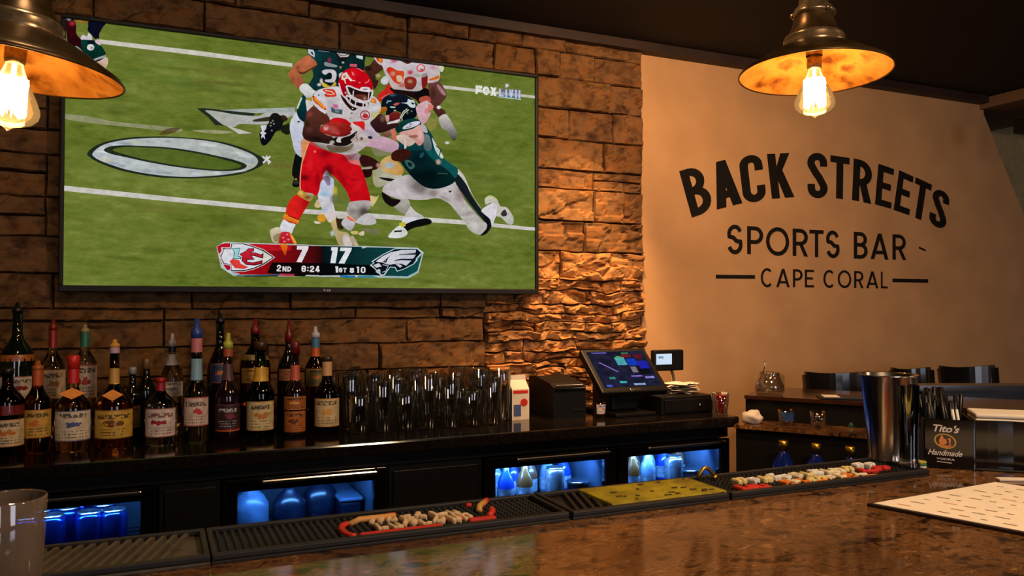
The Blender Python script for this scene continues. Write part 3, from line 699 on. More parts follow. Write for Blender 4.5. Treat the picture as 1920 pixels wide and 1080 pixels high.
P('5', '905,720 1020,605 1210,562 1315,602 1335,660 1210,742 1040,765 955,810', (14,66,62), (8,40,40), 'v'); P('5', '1040,705 1160,632 1300,608 1315,650 1200,712 1050,745', (216,216,228)); P('5', '1140,655 1190,645 1160,675', (60,70,90), sm=False); W('5', '1090,720 1180,690', 12, (110,120,140))
P('5', '1265,350 1430,258 1500,300 1535,370 1470,450 1505,480 1400,650 1320,605 1270,480', (226,184,192), (206,160,170), 'v'); P('5', '1460,330 1540,340 1540,400 1470,440', (220,130,110)); P('5', '1310,220 1440,180 1505,240 1490,300 1430,255 1330,290', (190,84,64)); P('5', '1400,420 1470,380 1480,450 1420,500', (214,120,130), a=.7)
P('5', '1000,790 1200,738 1335,672 1392,880 1370,980 1305,1022 1240,960 1130,870 980,835', (228,176,164), (206,140,126), 'v'); P('5', '1130,860 1280,840 1290,880 1180,890', (150,76,66), a=.8); O('5', 1330,860,60,110,(232,196,196),.6)
P('5', '900,870 1050,830 1160,890 1245,960 1150,1030 1060,1012 960,940', (222,196,180), (200,170,156), 'v'); W('5', '1070,900 1080,1060', 30, (226,206,190))
P('5', '680,790 830,740 850,830 760,900 700,870', (150,110,84), (96,60,44), 'v'); P('5', '825,750 885,715 915,800 922,935 860,925 850,840', (216,120,110), (200,100,86), 'v')
P('8', '-125,40 0,0 110,-20 265,55 232,142 130,140 0,95 -100,80', (214,174,190), (192,150,170), 'v'); P('8', '200,150 300,110 400,150 330,240 200,230', (60,22,14)); W('8', '330,60 335,110', 12, (220,206,190))
# ---- the ball carrier
P('6', '900,370 1000,330 1120,310 1210,360 1220,470 1130,490 1020,470', (176,150,160), (150,130,130), 'v'); P('6', '970,450 1220,470 1215,540 1120,545', (222,120,120)); W('6', '1050,420 1150,350', 14, (110,96,110))
P('6', '1210,400 1380,400 1500,470 1550,520 1470,620 1300,580 1220,520', (52,18,18)); P('6', '1240,620 1400,590 1400,720 1300,750 1250,680', (36,12,14)); O('6', 1520,540,44,44,(206,150,140),.9); P('6', '1220,590 1400,560 1400,600 1240,610', (180,172,150), a=.8)
P('T', '583,266 600,277 620,286 638,288 647,294 654,304 666,309 675,312 683,332 689,352 693,368 693,379 676,381 659,380 651,362 640,346 628,333 620,326 612,319 606,328 600,345 598,358 592,367 578,363 567,358 562,352 563,330 566,310 573,290 578,272', (222,18,30), (200,10,22), 'v')
O('6', 680,640,110,160,(70,0,12),.85); O('6', 620,340,160,90,(140,0,14),.8); O('6', 1000,420,160,90,(150,4,16),.7); O('6', 260,750,140,60,(70,4,10),.8); O('6', 500,780,70,160,(150,4,16),.7); O('6', 900,760,70,240,(150,4,16),.6,rot=-.5); O('6', 360,500,70,180,(236,30,40),.7); O('6', 1180,880,110,140,(234,24,36),.6); O('6', 1130,780,110,30,(150,4,14),.5); O('6', 450,312,22,20,(240,150,150),1)
W('6', '360,140 290,300 235,480 205,680 200,880 205,960', 18, (240,166,130))
P('7', '560,125 650,180 745,240 700,330 640,430 582,522 530,500 430,450 380,410 400,310 455,205', (232,38,26), (204,22,26), 'h'); O('7', 520,420,60,120,(236,30,30),.6); O('7', 690,250,60,110,(160,10,16),.6,rot=.5)
P('7', '555,120 600,60 640,110 690,90 800,120 820,150 760,230 650,190', (226,150,50), (150,130,80), 'h'); O('7', 620,100,44,44,(240,206,110),.9); O('7', 720,170,60,40,(80,60,20),.8); P('7', '700,95 800,110 810,140 730,130', (170,166,140))
P('7', '360,425 440,470 582,525 550,588 440,555 335,520', (244,150,40), (236,110,30), (-.3,1)); W('7', '420,455 580,520', 16, (150,14,14)); W('7', '345,515 545,585', 18, (206,50,30))
P('7', '340,522 430,565 530,592 500,660 455,745 280,712', (232,228,236), (212,212,222), 'v')
P('7', '138,680 270,635 300,720 280,800 260,880 180,870 150,800', (222,206,176), (190,170,140), 'v'); P('7', '300,722 440,718 480,790 545,885 400,885 280,885', (216,40,50), (190,16,34), 'v'); P('7', '440,730 480,760 550,885 500,885', (240,160,60)); P('7', '180,790 240,740 300,740 270,850 200,850', (120,116,60), a=.7)
for x, y in ((340,800),(400,750),(420,830),(360,860)): O('7', x,y,22,14,(236,180,190),.9)
P('7', '1395,240 1690,222 1690,350 1570,440 1485,525 1370,450 1328,380 1350,310', (190,180,178), (150,140,132), 'v'); O('7', 1600,400,110,110,(60,44,30),.9,rot=-.6); O('7', 1430,400,80,60,(130,120,116),.6)
P('7', '1345,455 1420,500 1475,545 1440,572 1330,492', (230,110,90), sm=False); W('7', '1355,450 1470,535', 14, (240,190,140)); P('7', '1310,488 1380,530 1465,565 1390,692 1250,590', (214,208,216), (180,172,172), 'v')
P('7', '1470,540 1620,430 1720,430 1795,565 1650,605 1500,575', (200,194,196)); P('7', '1180,460 1320,450 1330,490 1200,500', (206,200,190)); P('7', '1400,700 1500,700 1510,745 1420,745', (206,186,120)); P('7', '1530,720 1600,700 1600,760 1530,760', (216,206,170)); P('7', '1600,650 1850,680 1830,740 1640,720', (130,120,100), a=.6)
# shirt
P('T', '591,174 600,168 612,165 634,163 640,177 645,188 657,202 661,208 668,204 688,202 693,189 699,181 707,187 713,196 713,206 706,220 699,232 692,245 692,262 684,276 664,288 642,290 622,284 602,277 590,269 584,262 600,240 612,218 612,212 600,205 588,196 585,186', (222,214,218), (188,176,172), 'v')
O('2', 640,700,130,200,(170,160,168),.6); O('2', 1060,900,260,160,(196,184,184),.6); O('2', 450,520,90,90,(216,224,240),.7); O('2', 1330,760,110,80,(226,222,230),.6); O('4', 1100,850,240,50,(120,108,100),.7,rot=.3); O('4', 1450,900,220,70,(110,98,72),.8)
P('2', '340,540 390,590 460,655 530,725 545,785 480,750 400,680 325,590', (196,52,20)); W('2', '345,560 400,630 460,690 530,750', 42, (250,146,40)); W('2', '322,625 380,700 450,770 545,830', 44, (222,212,222)); W('2', '345,560 330,620 400,690', 10, (180,40,20))
P('2', '490,440 560,425 640,430 690,450 722,545 620,560 545,555 520,515 560,500 510,470', (212,52,26)); W('2', '530,450 640,470 690,520', 16, (250,210,190)); W('2', '560,510 660,525', 14, (246,200,180)); O('2', 425,530,20,18,(24,30,60),1)
P('2', '630,735 660,735 690,765 825,775 822,862 640,820', (70,84,90), sm=False); P('2', '700,780 770,790 760,830 700,815', (110,140,140), sm=False); P('2', '660,690 740,690 750,750 680,740', (206,90,150), a=.9)
O('2', 1205,870,84,84,(164,52,60),1,soft=False); O('2', 1205,870,66,66,(226,206,210),1,soft=False); O('2', 1210,885,52,40,(176,44,52),1,soft=False); O('2', 1200,840,36,22,(190,90,96),1); O('2', 980,835,26,26,(90,80,96),.9); O('2', 960,915,14,12,(20,20,50),1)
P('2', '795,520 830,620 920,735 1000,795 1065,755 960,710 890,620', (38,12,16)); O('2', 995,755,16,14,(220,220,220),1)
P('5', '-40,560 20,570 90,610 160,650 100,720 0,640', (204,22,34)); P('4', '1225,430 1300,380 1400,372 1530,410 1570,490 1400,500 1250,460', (214,24,30), (190,14,22), 'h')
P('5', '185,620 370,608 395,660 382,780 300,700 200,655', (222,34,36), sm=False); P('2', '1290,605 1330,575 1385,600 1390,670 1300,650', (222,130,50)); O('2', 1340,625,22,20,(240,180,120),1)
P('2', '1300,850 1440,800 1430,860 1370,930 1330,910', (196,190,100), a=.7); W('2', '1470,770 1440,850 1360,930', 16, (220,180,60))
P('5', '380,770 480,650 560,760 620,810 660,880 600,910 500,900 400,850', (204,190,204), (180,164,176), 'v'); P('5', '440,870 500,860 520,900 460,905', (40,30,50))
P('5', '480,640 560,560 640,485 720,530 760,640 780,660 900,640 960,650 940,700 780,770 680,800 600,800 540,740', (66,34,34), (40,18,20), 'v'); O('5', 690,560,50,70,(130,90,90),.8)
# near arm, ball and gloves
P('4', '960,175 1040,230 1150,305 1212,340 1245,430 1190,480 1085,500 1100,600 1180,660 1290,700 1245,805 1100,795 900,770 820,730 778,650 800,530 830,400 850,290', (104,54,44), (38,20,16), 'v')
O('4', 900,320,60,60,(150,72,66),.7); O('4', 860,470,60,90,(40,34,20),.8); O('4', 1120,380,120,90,(90,40,26),.6); O('4', 900,570,70,60,(90,54,46),.7); O('4', 1000,720,200,50,(24,12,10),.8,rot=.15)
P('4', '1070,560 1130,490 1250,450 1400,450 1530,480 1605,540 1610,620 1500,682 1330,692 1200,660 1110,622', (186,50,40), (112,20,18), (.5,1)); O('4', 1300,580,130,70,(200,96,86),.6,rot=.4); O('4', 1175,545,50,50,(236,176,180),1); O('4', 1180,520,26,20,(130,40,40),.9); O('4', 1450,560,130,60,(150,24,20),.6)
W('4', '1340,630 1400,640', 24, (226,60,80))
P('4', '1235,745 1400,690 1460,720 1640,650 1680,700 1600,800 1480,850 1300,830', (26,18,16)); P('4', '1350,770 1390,690 1445,730 1430,790', (214,196,196)); O('4', 1280,785,44,36,(200,196,180),1); W('4', '1460,745 1560,700', 14, (170,160,160)); P('4', '1200,830 1500,860 1640,800 1600,900 1420,960 1250,930', (84,64,40), (110,92,56), 'h', a=.8)
P('5', '165,650 260,690 330,760 375,850 455,905 420,960 300,965 150,940 215,870 250,800 150,800 180,740', (222,208,206), (190,170,160), 'v'); O('5', 335,905,30,36,(60,24,20),1); W('5', '240,820 270,930', 14, (130,100,100)); P('5', '140,850 250,780 250,810 120,890 0,960 0,900', (24,16,18)); W('5', '180,920 260,880', 10, (120,100,90))
# helmet
P('2', '755,340 770,260 810,180 870,110 960,75 1060,72 1160,108 1240,180 1292,260 1335,350 1325,430 1285,460 1200,430 1120,440 1000,420 910,370 880,400 892,520 875,582 820,520 780,430', (214,8,24), (184,4,26), 'v')
O('2', 860,450,60,130,(150,0,24),.7); O('2', 1000,200,90,110,(232,24,36),.6); O('2', 1000,170,18,40,(250,160,160),.8,rot=-.5); W('2', '1060,80 1110,95 1165,135', 10, (246,140,140)); W('2', '1200,330 1255,305 1275,265', 14, (240,140,140)); O('2', 1115,320,14,12,(246,190,190),.9)
P('2', '895,390 960,400 1080,440 1270,470 1330,470 1305,600 1240,655 1100,645 950,565 915,480', (36,16,14)); P('2', '1030,530 1190,520 1230,560 1190,625 1060,600', (110,58,42), (70,34,28), 'v'); O('2', 1200,590,40,40,(190,120,96),.8)
P('2', '890,590 950,570 1060,640 1200,670 1260,640 1230,740 1120,745 1000,710 930,650', (30,14,16))
for a, wd in (('890,375 950,380 1050,425 1150,455 1270,470 1335,450', 26), ('888,380 915,460 950,530 1060,600 1180,640 1280,625 1318,545 1335,455', 30), ('880,560 905,535 960,570 1060,635 1200,665 1275,640', 24), ('885,580 930,650 1000,705 1120,742 1225,740 1245,670', 34), ('1010,455 1000,555', 20), ('965,565 945,650', 20), ('1050,630 1040,700', 20), ('1175,655 1170,735', 18), ('1225,655 1220,730', 18), ('1270,480 1255,640', 16), ('765,330 790,440 830,540 880,585', 22)): W('2', a, wd, (222,208,212))
P('2', '1140,400 1265,398 1290,462 1130,460', (228,220,224)); W('2', '1170,432 1245,434', 18, (110,100,116))
P('2', '805,225 830,170 895,140 925,200 1000,290 960,298 915,250 870,262 888,345 865,330 850,280 808,272', (236,214,200), sm=False); P('2', '830,210 880,190 880,235 840,245', (190,120,100), sm=False); O('2', 875,490,16,16,(240,220,220),1); W('2', '1000,285 1040,290', 14, (240,190,180))
# ---- score graphic and channel mark
PIC_A = PIC; PIC = Pic(); PIC.k = PIC_A.k
P('T', '406,462 420,453.5 450,455 522,457 600,460 676,461.5 782,464.5 794,474 792,479 784,510 765,522 714,521 695,520 600,519 574,518 570,518.5 444,518 437,517 414,502 406,465', (190,200,200), sm=False)
P('T', '408.5,464 421,456 450,457 522,459 600,461.5 605,461.5 605,514 574,514 560,515 445,515 438,514 416,501', (196,14,26), (30,10,12), 'h', sm=False)
P('T', '420,456 520,459 545,460 545,470 470,470', (232,30,40), a=.5, sm=False)
P('T', '604,461.5 680,463 781,466.5 791,475 782,508 764,518.5 714,517 604,514', (6,20,24), (18,78,80), 'h', sm=False)
P('A', '1150,110 1260,130 1255,230 1230,320 1180,230', (250,130,20), (200,40,16), 'v', a=.9)
P('A', '1000,430 1950,445 1950,650 1590,645 1560,672 1380,668 920,612 960,520', (16,8,6), sm=False); P('B', '-20,450 850,475 920,500 960,560 1030,640 -20,655', (5,8,9), sm=False)
P('A', '1130,620 1390,630 1370,668 1130,660', (190,50,70), sm=False); P('A', '400,650 1130,632 1130,664 380,668', (60,100,120), sm=False); P('A', '520,665 1100,650 1100,672 520,675', (30,40,50), sm=False)
P('B', '330,650 600,655 590,695 350,690', (30,120,180), sm=False); P('B', '640,655 880,658 1000,690 640,692', (50,140,170), sm=False)
P('A', '130,455 170,460 330,600 450,620 400,655 340,655 130,520', (200,214,216), (150,180,190), 'h', sm=False)
P('B', '1040,668 1490,672 1680,570 1690,600 1510,705 1040,695', (160,190,190), sm=False); P('B', '700,150 1660,178 1770,268 1745,280 1640,192 800,172 720,195', (190,206,206), sm=False)
PB = PIC; PIC = Pic(); PIC.k = PB.k
# arrowhead emblem
P('A', '62,160 130,120 280,98 285,180 140,175 150,240 95,300', (190,20,40), sm=False)
W('A', '100,298 150,240 145,185 290,185 300,108', 20, (222,222,230)); P('A', '170,470 270,490 270,560 230,560', (170,16,40), sm=False)
P('A', '108,330 168,212 140,172 285,182 298,100 520,100 660,138 868,212 1055,345 868,475 700,548 520,592 290,592 288,485 150,460', (232,228,226), sm=False)
P('A', '118,332 178,212 152,185 292,193 306,108 515,108 655,145 860,222 1040,345 860,468 698,540 518,583 300,583 298,476 168,452', (14,16,24), sm=False)
P('A', '132,345 190,200 303,205 322,118 505,122 650,160 850,238 1012,345 850,452 690,522 515,565 312,565 306,468 182,442', (226,226,236), sm=False)
P('A', '770,220 850,240 1010,345 850,450 700,515 740,400', (226,220,206), a=.8, sm=False)
P('A', '270,415 320,372 440,390 470,455 600,512 520,545 370,530', (230,66,58), sm=False)
P('A', '312,190 462,182 448,230 425,318 478,338 474,375 322,372 345,335 350,245', (20,60,70), sm=False); P('A', '325,198 450,192 438,232 415,325 462,345 462,362 338,360 355,335 362,245', (160,222,226), sm=False)
KC = '440,292 555,232 595,190 700,188 690,245 640,258 715,262 812,296 835,278 858,280 848,365 795,352 700,322 655,318 705,385 580,388 575,415 660,432 780,410 840,388 838,455 705,485 560,475 480,405 492,335'
P('A', KC, (60,8,22), sm=False)
P('A', '458,295 560,242 602,200 684,198 678,236 618,250 640,268 705,272 815,310 840,300 834,348 800,338 700,308 630,300 686,375 562,372 560,420 655,446 780,424 826,408 824,440 700,468 565,460 495,402 505,340', (206,36,52), (190,22,40), 'v', sm=False)
PE1 = PIC; PIC = Pic(); PIC.k = PE1.k
# bird emblem
P('B', '845,478 910,440 875,412 1080,285 1275,190 1450,185 1660,185 1755,265 1730,300 1650,380 1670,385 1600,465 1420,556 1310,588 1275,525 1200,515 1100,650 1040,660 925,540', (196,222,218), sm=False)
P('B', '880,470 930,440 905,415 1085,297 1280,203 1450,198 1655,200 1725,268 1630,372 1640,385 1590,455 1415,545 1318,574 1288,512 1195,503 1085,635 1050,640 940,535', (10,18,34), sm=False)
P('B', '950,415 1060,330 1200,258 1400,218 1640,215 1628,270 1350,296 1638,300 1590,366 1390,372 1270,405 1395,392 1562,398 1470,488 1385,452 1240,460 1200,472 1130,462 1060,432', (226,226,236), (200,202,210), 'h', sm=False)
W('B', '1350,298 1640,288', 12, (16,22,36)); W('B', '1270,400 1390,372 1590,376', 12, (16,22,36)); P('B', '1285,462 1350,462 1405,492 1365,522', (206,206,214), sm=False)
P('B', '1068,425 1150,352 1215,305 1160,360 1130,435', (16,22,36), sm=False); O('B', 1112,400,16,22,(140,150,170),1)
P('B', '905,478 1000,442 1055,500 955,522', (206,206,210), sm=False); P('B', '945,595 985,545 1025,548 1030,640', (196,196,206), sm=False); W('B', '1065,470 1165,490 1120,580 1060,600', 12, (190,196,206))
PE2 = PIC; PIC = Pic(); PIC.k = PE2.k
# figures
word('A', '7', [(1432,150),(1628,155),(1560,430),(1390,425)], .62, .26, (240,236,236)) if False else None
for poly in ([(1432,150),(1628,154),(1618,215),(1425,212)], [(1530,200),(1622,200),(1510,428),(1420,424)]): P('A', ' '.join('%g,%g' % q for q in poly), (240,232,236), sm=False)
for poly in ([(190,170),(305,172),(262,445),(172,443),(205,225),(182,225)], [(345,175),(540,180),(528,240),(332,235)], [(440,220),(532,222),(412,452),(312,448)]): P('B', ' '.join('%g,%g' % q for q in poly), (232,236,238), sm=False)
word('A', '2', [(1085,472),(1160,474),(1155,585),(1080,582)], .62, .2, (236,230,228)); word('A', 'ND', [(1182,497),(1335,502),(1330,590),(1180,586)], .72, .22, (236,230,228), .14)
word('A', '6:24', [(1508,485),(1822,492),(1818,600),(1505,594)], .62, .2, (238,234,232), .16)
word('B', '1', [(255,498),(300,498),(300,605),(262,605)], .4, .22, (236,236,238)); word('B', 'ST', [(318,520),(455,524),(450,606),(316,602)], .7, .22, (236,236,238), .14)
word('B', '&', [(502,522),(580,524),(578,612),(500,608)], .8, .22, (236,236,238)); word('B', '10', [(622,504),(775,508),(772,614),(620,610)], .6, .2, (236,236,238), .2)
PT = PIC; PIC = Pic(); PIC.k = PT.k
word('x', 'FOX', [(368,245),(845,300),(840,495),(365,440)], .95, .32, (236,240,228), .1)
for poly, c in (([(890,320),(1385,345),(1385,560),(870,505)], (70,120,150)),): P('x', ' '.join('%g,%g' % q for q in poly), (120,84,130), (40,130,160), 'v', a=.55, sm=False)
word('x', 'LIVII', [(895,320),(1375,362),(1372,545),(890,490)], .62, .24, (198,206,236), .2); W('x', '868,505 1388,568', 16, (206,226,226)); P('x', '1040,205 1120,230 1100,280 1040,305', (226,210,222), sm=False)
# panel material: every patch gives off its own colour, with a little compression mottling
def screen_mat(name, attr=True):
    m, n, l, bs = nt(name); n.remove(bs)
    e = n.new('ShaderNodeEmission'); tc = n.new('ShaderNodeTexCoord'); nz = n.new('ShaderNodeTexNoise'); nz.inputs['Scale'].default_value = 55; nz.inputs['Detail'].default_value = 5; nz.inputs['Roughness'].default_value = .65
    mp = n.new('ShaderNodeMapping'); mp.inputs['Scale'].default_value = (.45 if not attr else .8, 1, 1.3); l.new(tc.outputs['Object'], mp.inputs['Vector']); l.new(mp.outputs[0], nz.inputs['Vector'])
    if attr:
        a = n.new('ShaderNodeVertexColor'); a.layer_name = 'tone'
        r = ramp(n, [(.3, (215,215,215)), (.7, (255,255,255))]); l.new(nz.outputs['Fac'], r.inputs['Fac'])
        x = n.new('ShaderNodeMix'); x.data_type = 'RGBA'; x.blend_type = 'MULTIPLY'; x.inputs['Factor'].default_value = 1
        l.new(a.outputs['Color'], x.inputs['A']); l.new(r.outputs[0], x.inputs['B']); l.new(x.outputs['Result'], e.inputs['Color'])
        t = n.new('ShaderNodeBsdfTransparent'); ms = n.new('ShaderNodeMixShader')
        l.new(a.outputs['Alpha'], ms.inputs['Fac']); l.new(t.outputs[0], ms.inputs[1]); l.new(e.outputs[0], ms.inputs[2])
        l.new(ms.outputs[0], n['Material Output'].inputs['Surface'])
    else:
        n2 = n.new('ShaderNodeTexNoise'); n2.inputs['Scale'].default_value = 7; n2.inputs['Detail'].default_value = 3; l.new(mp.outputs[0], n2.inputs['Vector'])
        ad = n.new('ShaderNodeMath'); ad.operation = 'MULTIPLY_ADD'; ad.inputs[1].default_value = .55; l.new(nz.outputs['Fac'], ad.inputs[0])
        h = n.new('ShaderNodeMath'); h.operation = 'MULTIPLY'; h.inputs[1].default_value = .45; l.new(n2.outputs['Fac'], h.inputs[0]); l.new(h.outputs[0], ad.inputs[2])
        r = ramp(n, [(.3, (66,80,22)), (.44, (92,106,36)), (.56, (106,118,46)), (.7, (126,136,66))]); l.new(ad.outputs[0], r.inputs['Fac']); l.new(r.outputs[0], e.inputs['Color'])
        l.new(e.outputs[0], n['Material Output'].inputs['Surface'])
    return m
SM = screen_mat('screen_patches')
PIC_A.build('screen_picture', SM); PB.build('score_banner', SM); PE1.build('arrowhead_emblem', SM); PE2.build('bird_emblem', SM); PT.build('score_text', SM); PIC.build('channel_mark', SM)
b = MB(); b.add([(x0+bz-.001, TY, z0+bb-.001), (x1-bz+.001, TY, z0+bb-.001), (x1-bz+.001, TY, z1-bz+.001), (x0+bz-.001, TY, z1-bz+.001)], [(0,1,2,3)])
obj('screen', b, screen_mat('screen_turf', False), tv, fix=False)
# ============================================================ lettering on the plaster
LY = -.0065
sgn = thing('painted_lettering', 'black painted lettering arched across the tan plaster wall', 'sign', tuple(onY(1535, 530, LY)))
CR['p'] = (1260,270,.26846); CR['q'] = (1500,270,.26858)
def letter(k, ch, quad, ar, t, rnd=False):
    ox, oy, s = CR[k]; q = [onY(ox+x*s, oy+y*s, LY) for x, y in quad]
    b = MB()
    for i, poly in enumerate(glyph(ch, ar, t, rnd)):
        p = [quadmap(q, u, v)+Vector((0, -.00004*i, 0)) for u, v in poly]
        b.prism(p, (0, .002, 0))
    obj('letter' if ch != '-' else 'dash', b, M['lettering'], sgn)
for a in (('p','B',[(52,190),(208,140),(296,460),(140,512)]), ('p','A',[(252,140),(428,95),(492,412),(315,457)]), ('p','C',[(464,90),(622,66),(662,392),(503,416)]), ('p','K',[(665,70),(820,62),(853,370),(700,382)]),
          ('q','S',[(52,60),(188,64),(194,378),(55,376)]), ('q','T',[(215,78),(346,97),(341,392),(211,371)]), ('q','R',[(378,100),(505,130),(497,418),(365,390)]), ('q','E',[(550,138),(657,175),(637,452),(525,420)]), ('q','E',[(695,183),(793,228),(763,497),(655,460)]), ('q','T',[(810,232),(922,285),(882,548),(770,498)]), ('q','S',[(938,300),(1050,352),(1012,606),(896,552)])):
    letter(*a, .44, .155)
for a in (('p','S',[(388,562),(490,564),(494,770),(386,768)]), ('p','P',[(527,573),(637,578),(637,774),(527,768)]), ('p','O',[(658,578),(818,584),(818,784),(658,776)]), ('p','R',[(845,590),(948,595),(950,786),(845,780)]),
          ('q','T',[(68,598),(165,602),(165,792),(68,786)]), ('q','S',[(184,602),(272,606),(278,798),(184,794)]), ('q','B',[(378,612),(470,618),(472,802),(378,798)]), ('q','A',[(495,622),(620,628),(618,808),(495,802)]), ('q','R',[(648,630),(736,634),(742,810),(648,806)])):
    letter(*a, {'O': .98, 'S': .6, 'A': .74, 'B': .6}.get(a[1], .62), .135, a[1] in 'OCS')
letter('q', '-', [(832,690),(878,712),(878,775),(832,755)], .5, .3)
for a in (('p','C',[(622,866),(708,868),(708,1000),(622,998)]), ('p','A',[(730,870),(824,873),(822,1000),(730,998)]), ('p','P',[(847,874),(912,876),(912,1001),(847,999)]), ('p','E',[(930,877),(992,879),(992,1001),(930,1000)]),
          ('q','C',[(165,878),(246,881),(246,1005),(165,1003)]), ('q','O',[(265,880),(357,883),(357,1006),(265,1004)]), ('q','R',[(380,886),(442,888),(444,1006),(380,1004)]), ('q','A',[(465,888),(548,890),(547,1008),(465,1006)]), ('q','L',[(567,891),(612,893),(612,1008),(567,1006)])):
    letter(*a, {'O': .98, 'C': .82, 'A': .74}.get(a[1], .58), .12, a[1] in 'OC')
for k, x0_, x1_, y0_, y1_ in (('p',308,580,925,927), ('q',648,895,951,955)):
    ox, oy, s = CR[k]; b = MB()
    b.prism([onY(ox+x*s, oy+y*s, LY) for x, y in ((x0_,y0_-12),(x1_,y1_-12),(x1_,y1_+13),(x0_,y0_+13))], (0,.002,0)); obj('rule_line', b, M['lettering'], sgn)
# ============================================================ back counter and coolers
CT = 1.02; CE = 1.806; CL = -1.5
bc = thing('back_counter', 'long black back counter with a polished stone top under the television', 'counter', (.5, -.02, 0))
M['topblack'] = mat('black_granite_top', (22,18,16), .1, var=.5, scale=120, spec=.6)
b = MB(); b.bbox((CL, -.55, CT-.036), (CE, -.07, CT), .006); obj('countertop', b, M['topblack'], bc)
b = MB(); b.box((CL, -.50, CT-.075), (CE-.01, -.07, CT-.036)); obj('apron', b, M['cabinet'], bc)
DOORS = [(-.44, .005), (.16, .601), (.895, 1.351), (1.361, 1.804)]
b = MB()
for a, c in ((CL, -.445), (.01, .155), (.606, .89)):
    b = MB(); b.box((a, -.49, .1), (c, -.07, CT-.075)); b.bbox((a+.012, -.496, .13), (c-.012, -.489, CT-.095), .002); obj('side_panel', b, M['cabinet'], bc)
b = MB(); b.box((CL, -.44, 0), (CE-.02, -.1, .1)); obj('toe_kick', b, M['cabinet'], bc)
LED = emit('blue_led', (90,160,255), 5)
INT = mat('cooler_liner', (58,68,82), .35)
lbl = ['black glass-door cooler at the left end, holding blue cans', 'black glass-door cooler below the middle bottles, mostly dark blue inside', 'black glass-door cooler below the receipt printer, bright blue inside', 'black glass-door cooler at the right end of the back counter, bright blue inside']
SH = [.742, .765, .748, .748]
for i, (a, c) in enumerate(DOORS):
    t = thing('glass_door_cooler', lbl[i], 'cooler', ((a+c)/2, -.28, .1), 'coolers under the back counter')
    z0_, z1_, y0_, y1_ = .102, .942, -.5, -.075
    b = MB(); w_ = .025
    b.box((a, y0_+.035, z0_), (a+w_, y1_, z1_)); b.box((c-w_, y0_+.035, z0_), (c, y1_, z1_)); b.box((a+w_, y0_+.035, z0_), (c-w_, y1_, z0_+w_)); b.box((a+w_, y0_+.035, z1_-.02), (c-w_, y1_, z1_)); b.box((a+w_, y1_-.02, z0_+w_), (c-w_, y1_, z1_-.02))
    obj('body', b, INT, t)
    b = MB(); fx = .034
    for p_, q_ in (((a+.002, y0_, z0_), (a+fx, y0_+.034, z1_-.002)), ((c-fx, y0_, z0_), (c-.002, y0_+.034, z1_-.002)), ((a+fx, y0_, z1_-.037), (c-fx, y0_+.034, z1_-.002)), ((a+fx, y0_, z0_), (c-fx, y0_+.034, z0_+.05))): b.bbox(p_, q_, .003)
    d = obj('door', b, M['blackgloss'], t)
    b = MB()
    for p_, q_ in (((a+fx, y0_+.004, z0_+.05), (a+fx+.004, y0_+.012, z1_-.037)), ((c-fx-.004, y0_+.004, z0_+.05), (c-fx, y0_+.012, z1_-.037)), ((a+.004, y0_-.002, z1_-.008), (c-.004, y0_, z1_-.004)), ((a+.003, y0_-.002, z0_), (a+.006, y0_, z1_-.004)), ((c-.006, y0_-.002, z0_), (c-.003, y0_, z1_-.004))): b.box(p_, q_)
    obj('door_trim', b, M['darksteel'], d)
    b = MB(); b.box((a+fx+.003, y0_+.016, z0_+.05), (c-fx-.003, y0_+.019, z1_-.037)); obj('pane', b, M['glassfridge'], d)
    b = MB(); hx0, hx1 = (a+.095, c-.036) if i else (a+.05, c-.035)
    b.bbox((hx0, y0_-.030, z1_-.016), (hx1, y0_-.016, z1_-.004), .004)
    for hx in (hx0+.02, hx1-.02): b.box((hx-.006, y0_-.017, z1_-.014), (hx+.006, y0_+.001, z1_-.006))
    obj('handle', b, M['chrome'], d)
    b = MB(); b.box((a+.03, y0_+.05, z1_-.034), (c-.03, y0_+.062, z1_-.021)); obj('light_strip', b, LED, t)
    b = MB()
    for k in range(9): b.tube([(a+w_, y0_+.07+k*.042, SH[i]-.003), (c-w_, y0_+.07+k*.042, SH[i]-.003)], .0025, 5)
    for k in (0, 1): b.tube([(a+w_+.02+k*(c-a-.09), y0_+.07, SH[i]-.007), (a+w_+.02+k*(c-a-.09), y1_-.03, SH[i]-.007)], .0025, 5)
    obj('shelf', b, M['chrome'], t)
    L_ = light('AREA', 'cooler_led', ((a+c)/2, y0_+.085, z1_-.04), [4.0, 2.2, 7, 7][i], (.16, .44, 1.0), ((a+c)/2, -.22, .78), shape='RECTANGLE', size=.34, size_y=.02)
CANB = mat('blue_can_metal', (34,62,150), .16, .95, var=.5, scale=22); CANS = mat('silver_can_metal', (196,200,206), .2, .9, var=.2, scale=30); CANT = mat('can_end_metal', (190,195,200), .25, 1)
def can(name, lab, p, group, mt, h=.122, r=.0325):
    t = thing(name, lab, 'can', p, group)
    b = MB(); b.lathe([(r*.8,0),(r*.95,.004),(r,.012),(r,h*.87),(r*.93,h*.93),(r*.82,h*.965)], 20); obj('can_body', b, mt, t, local=True)
    b = MB(); b.lathe([(r*.84,h*.963),(r*.86,h),(r*.82,h),(r*.78,h*.975),(.0001,h*.975)], 20, cap=False); b.box((-.004,-.011,h*.975),(.004,.011,h*.985)); obj('can_end', b, CANT, t, local=True)
    return t
G1 = 'blue cans in the left-end cooler'; lab1 = 'blue drink can standing in the lit cooler at the left end'
cn = None
for j, (px, Y) in enumerate(((50,-.37),(97,-.37),(128,-.295),(168,-.37),(214,-.37),(196,-.292),(77,-.295),(150,-.22),(104,-.22))):
    X = onY(px, 975, Y).x
    if cn is None: cn = can('drink_can', lab1, (X, Y, SH[0]), G1, CANB)
    else: dup(cn, (X, Y, SH[0]))
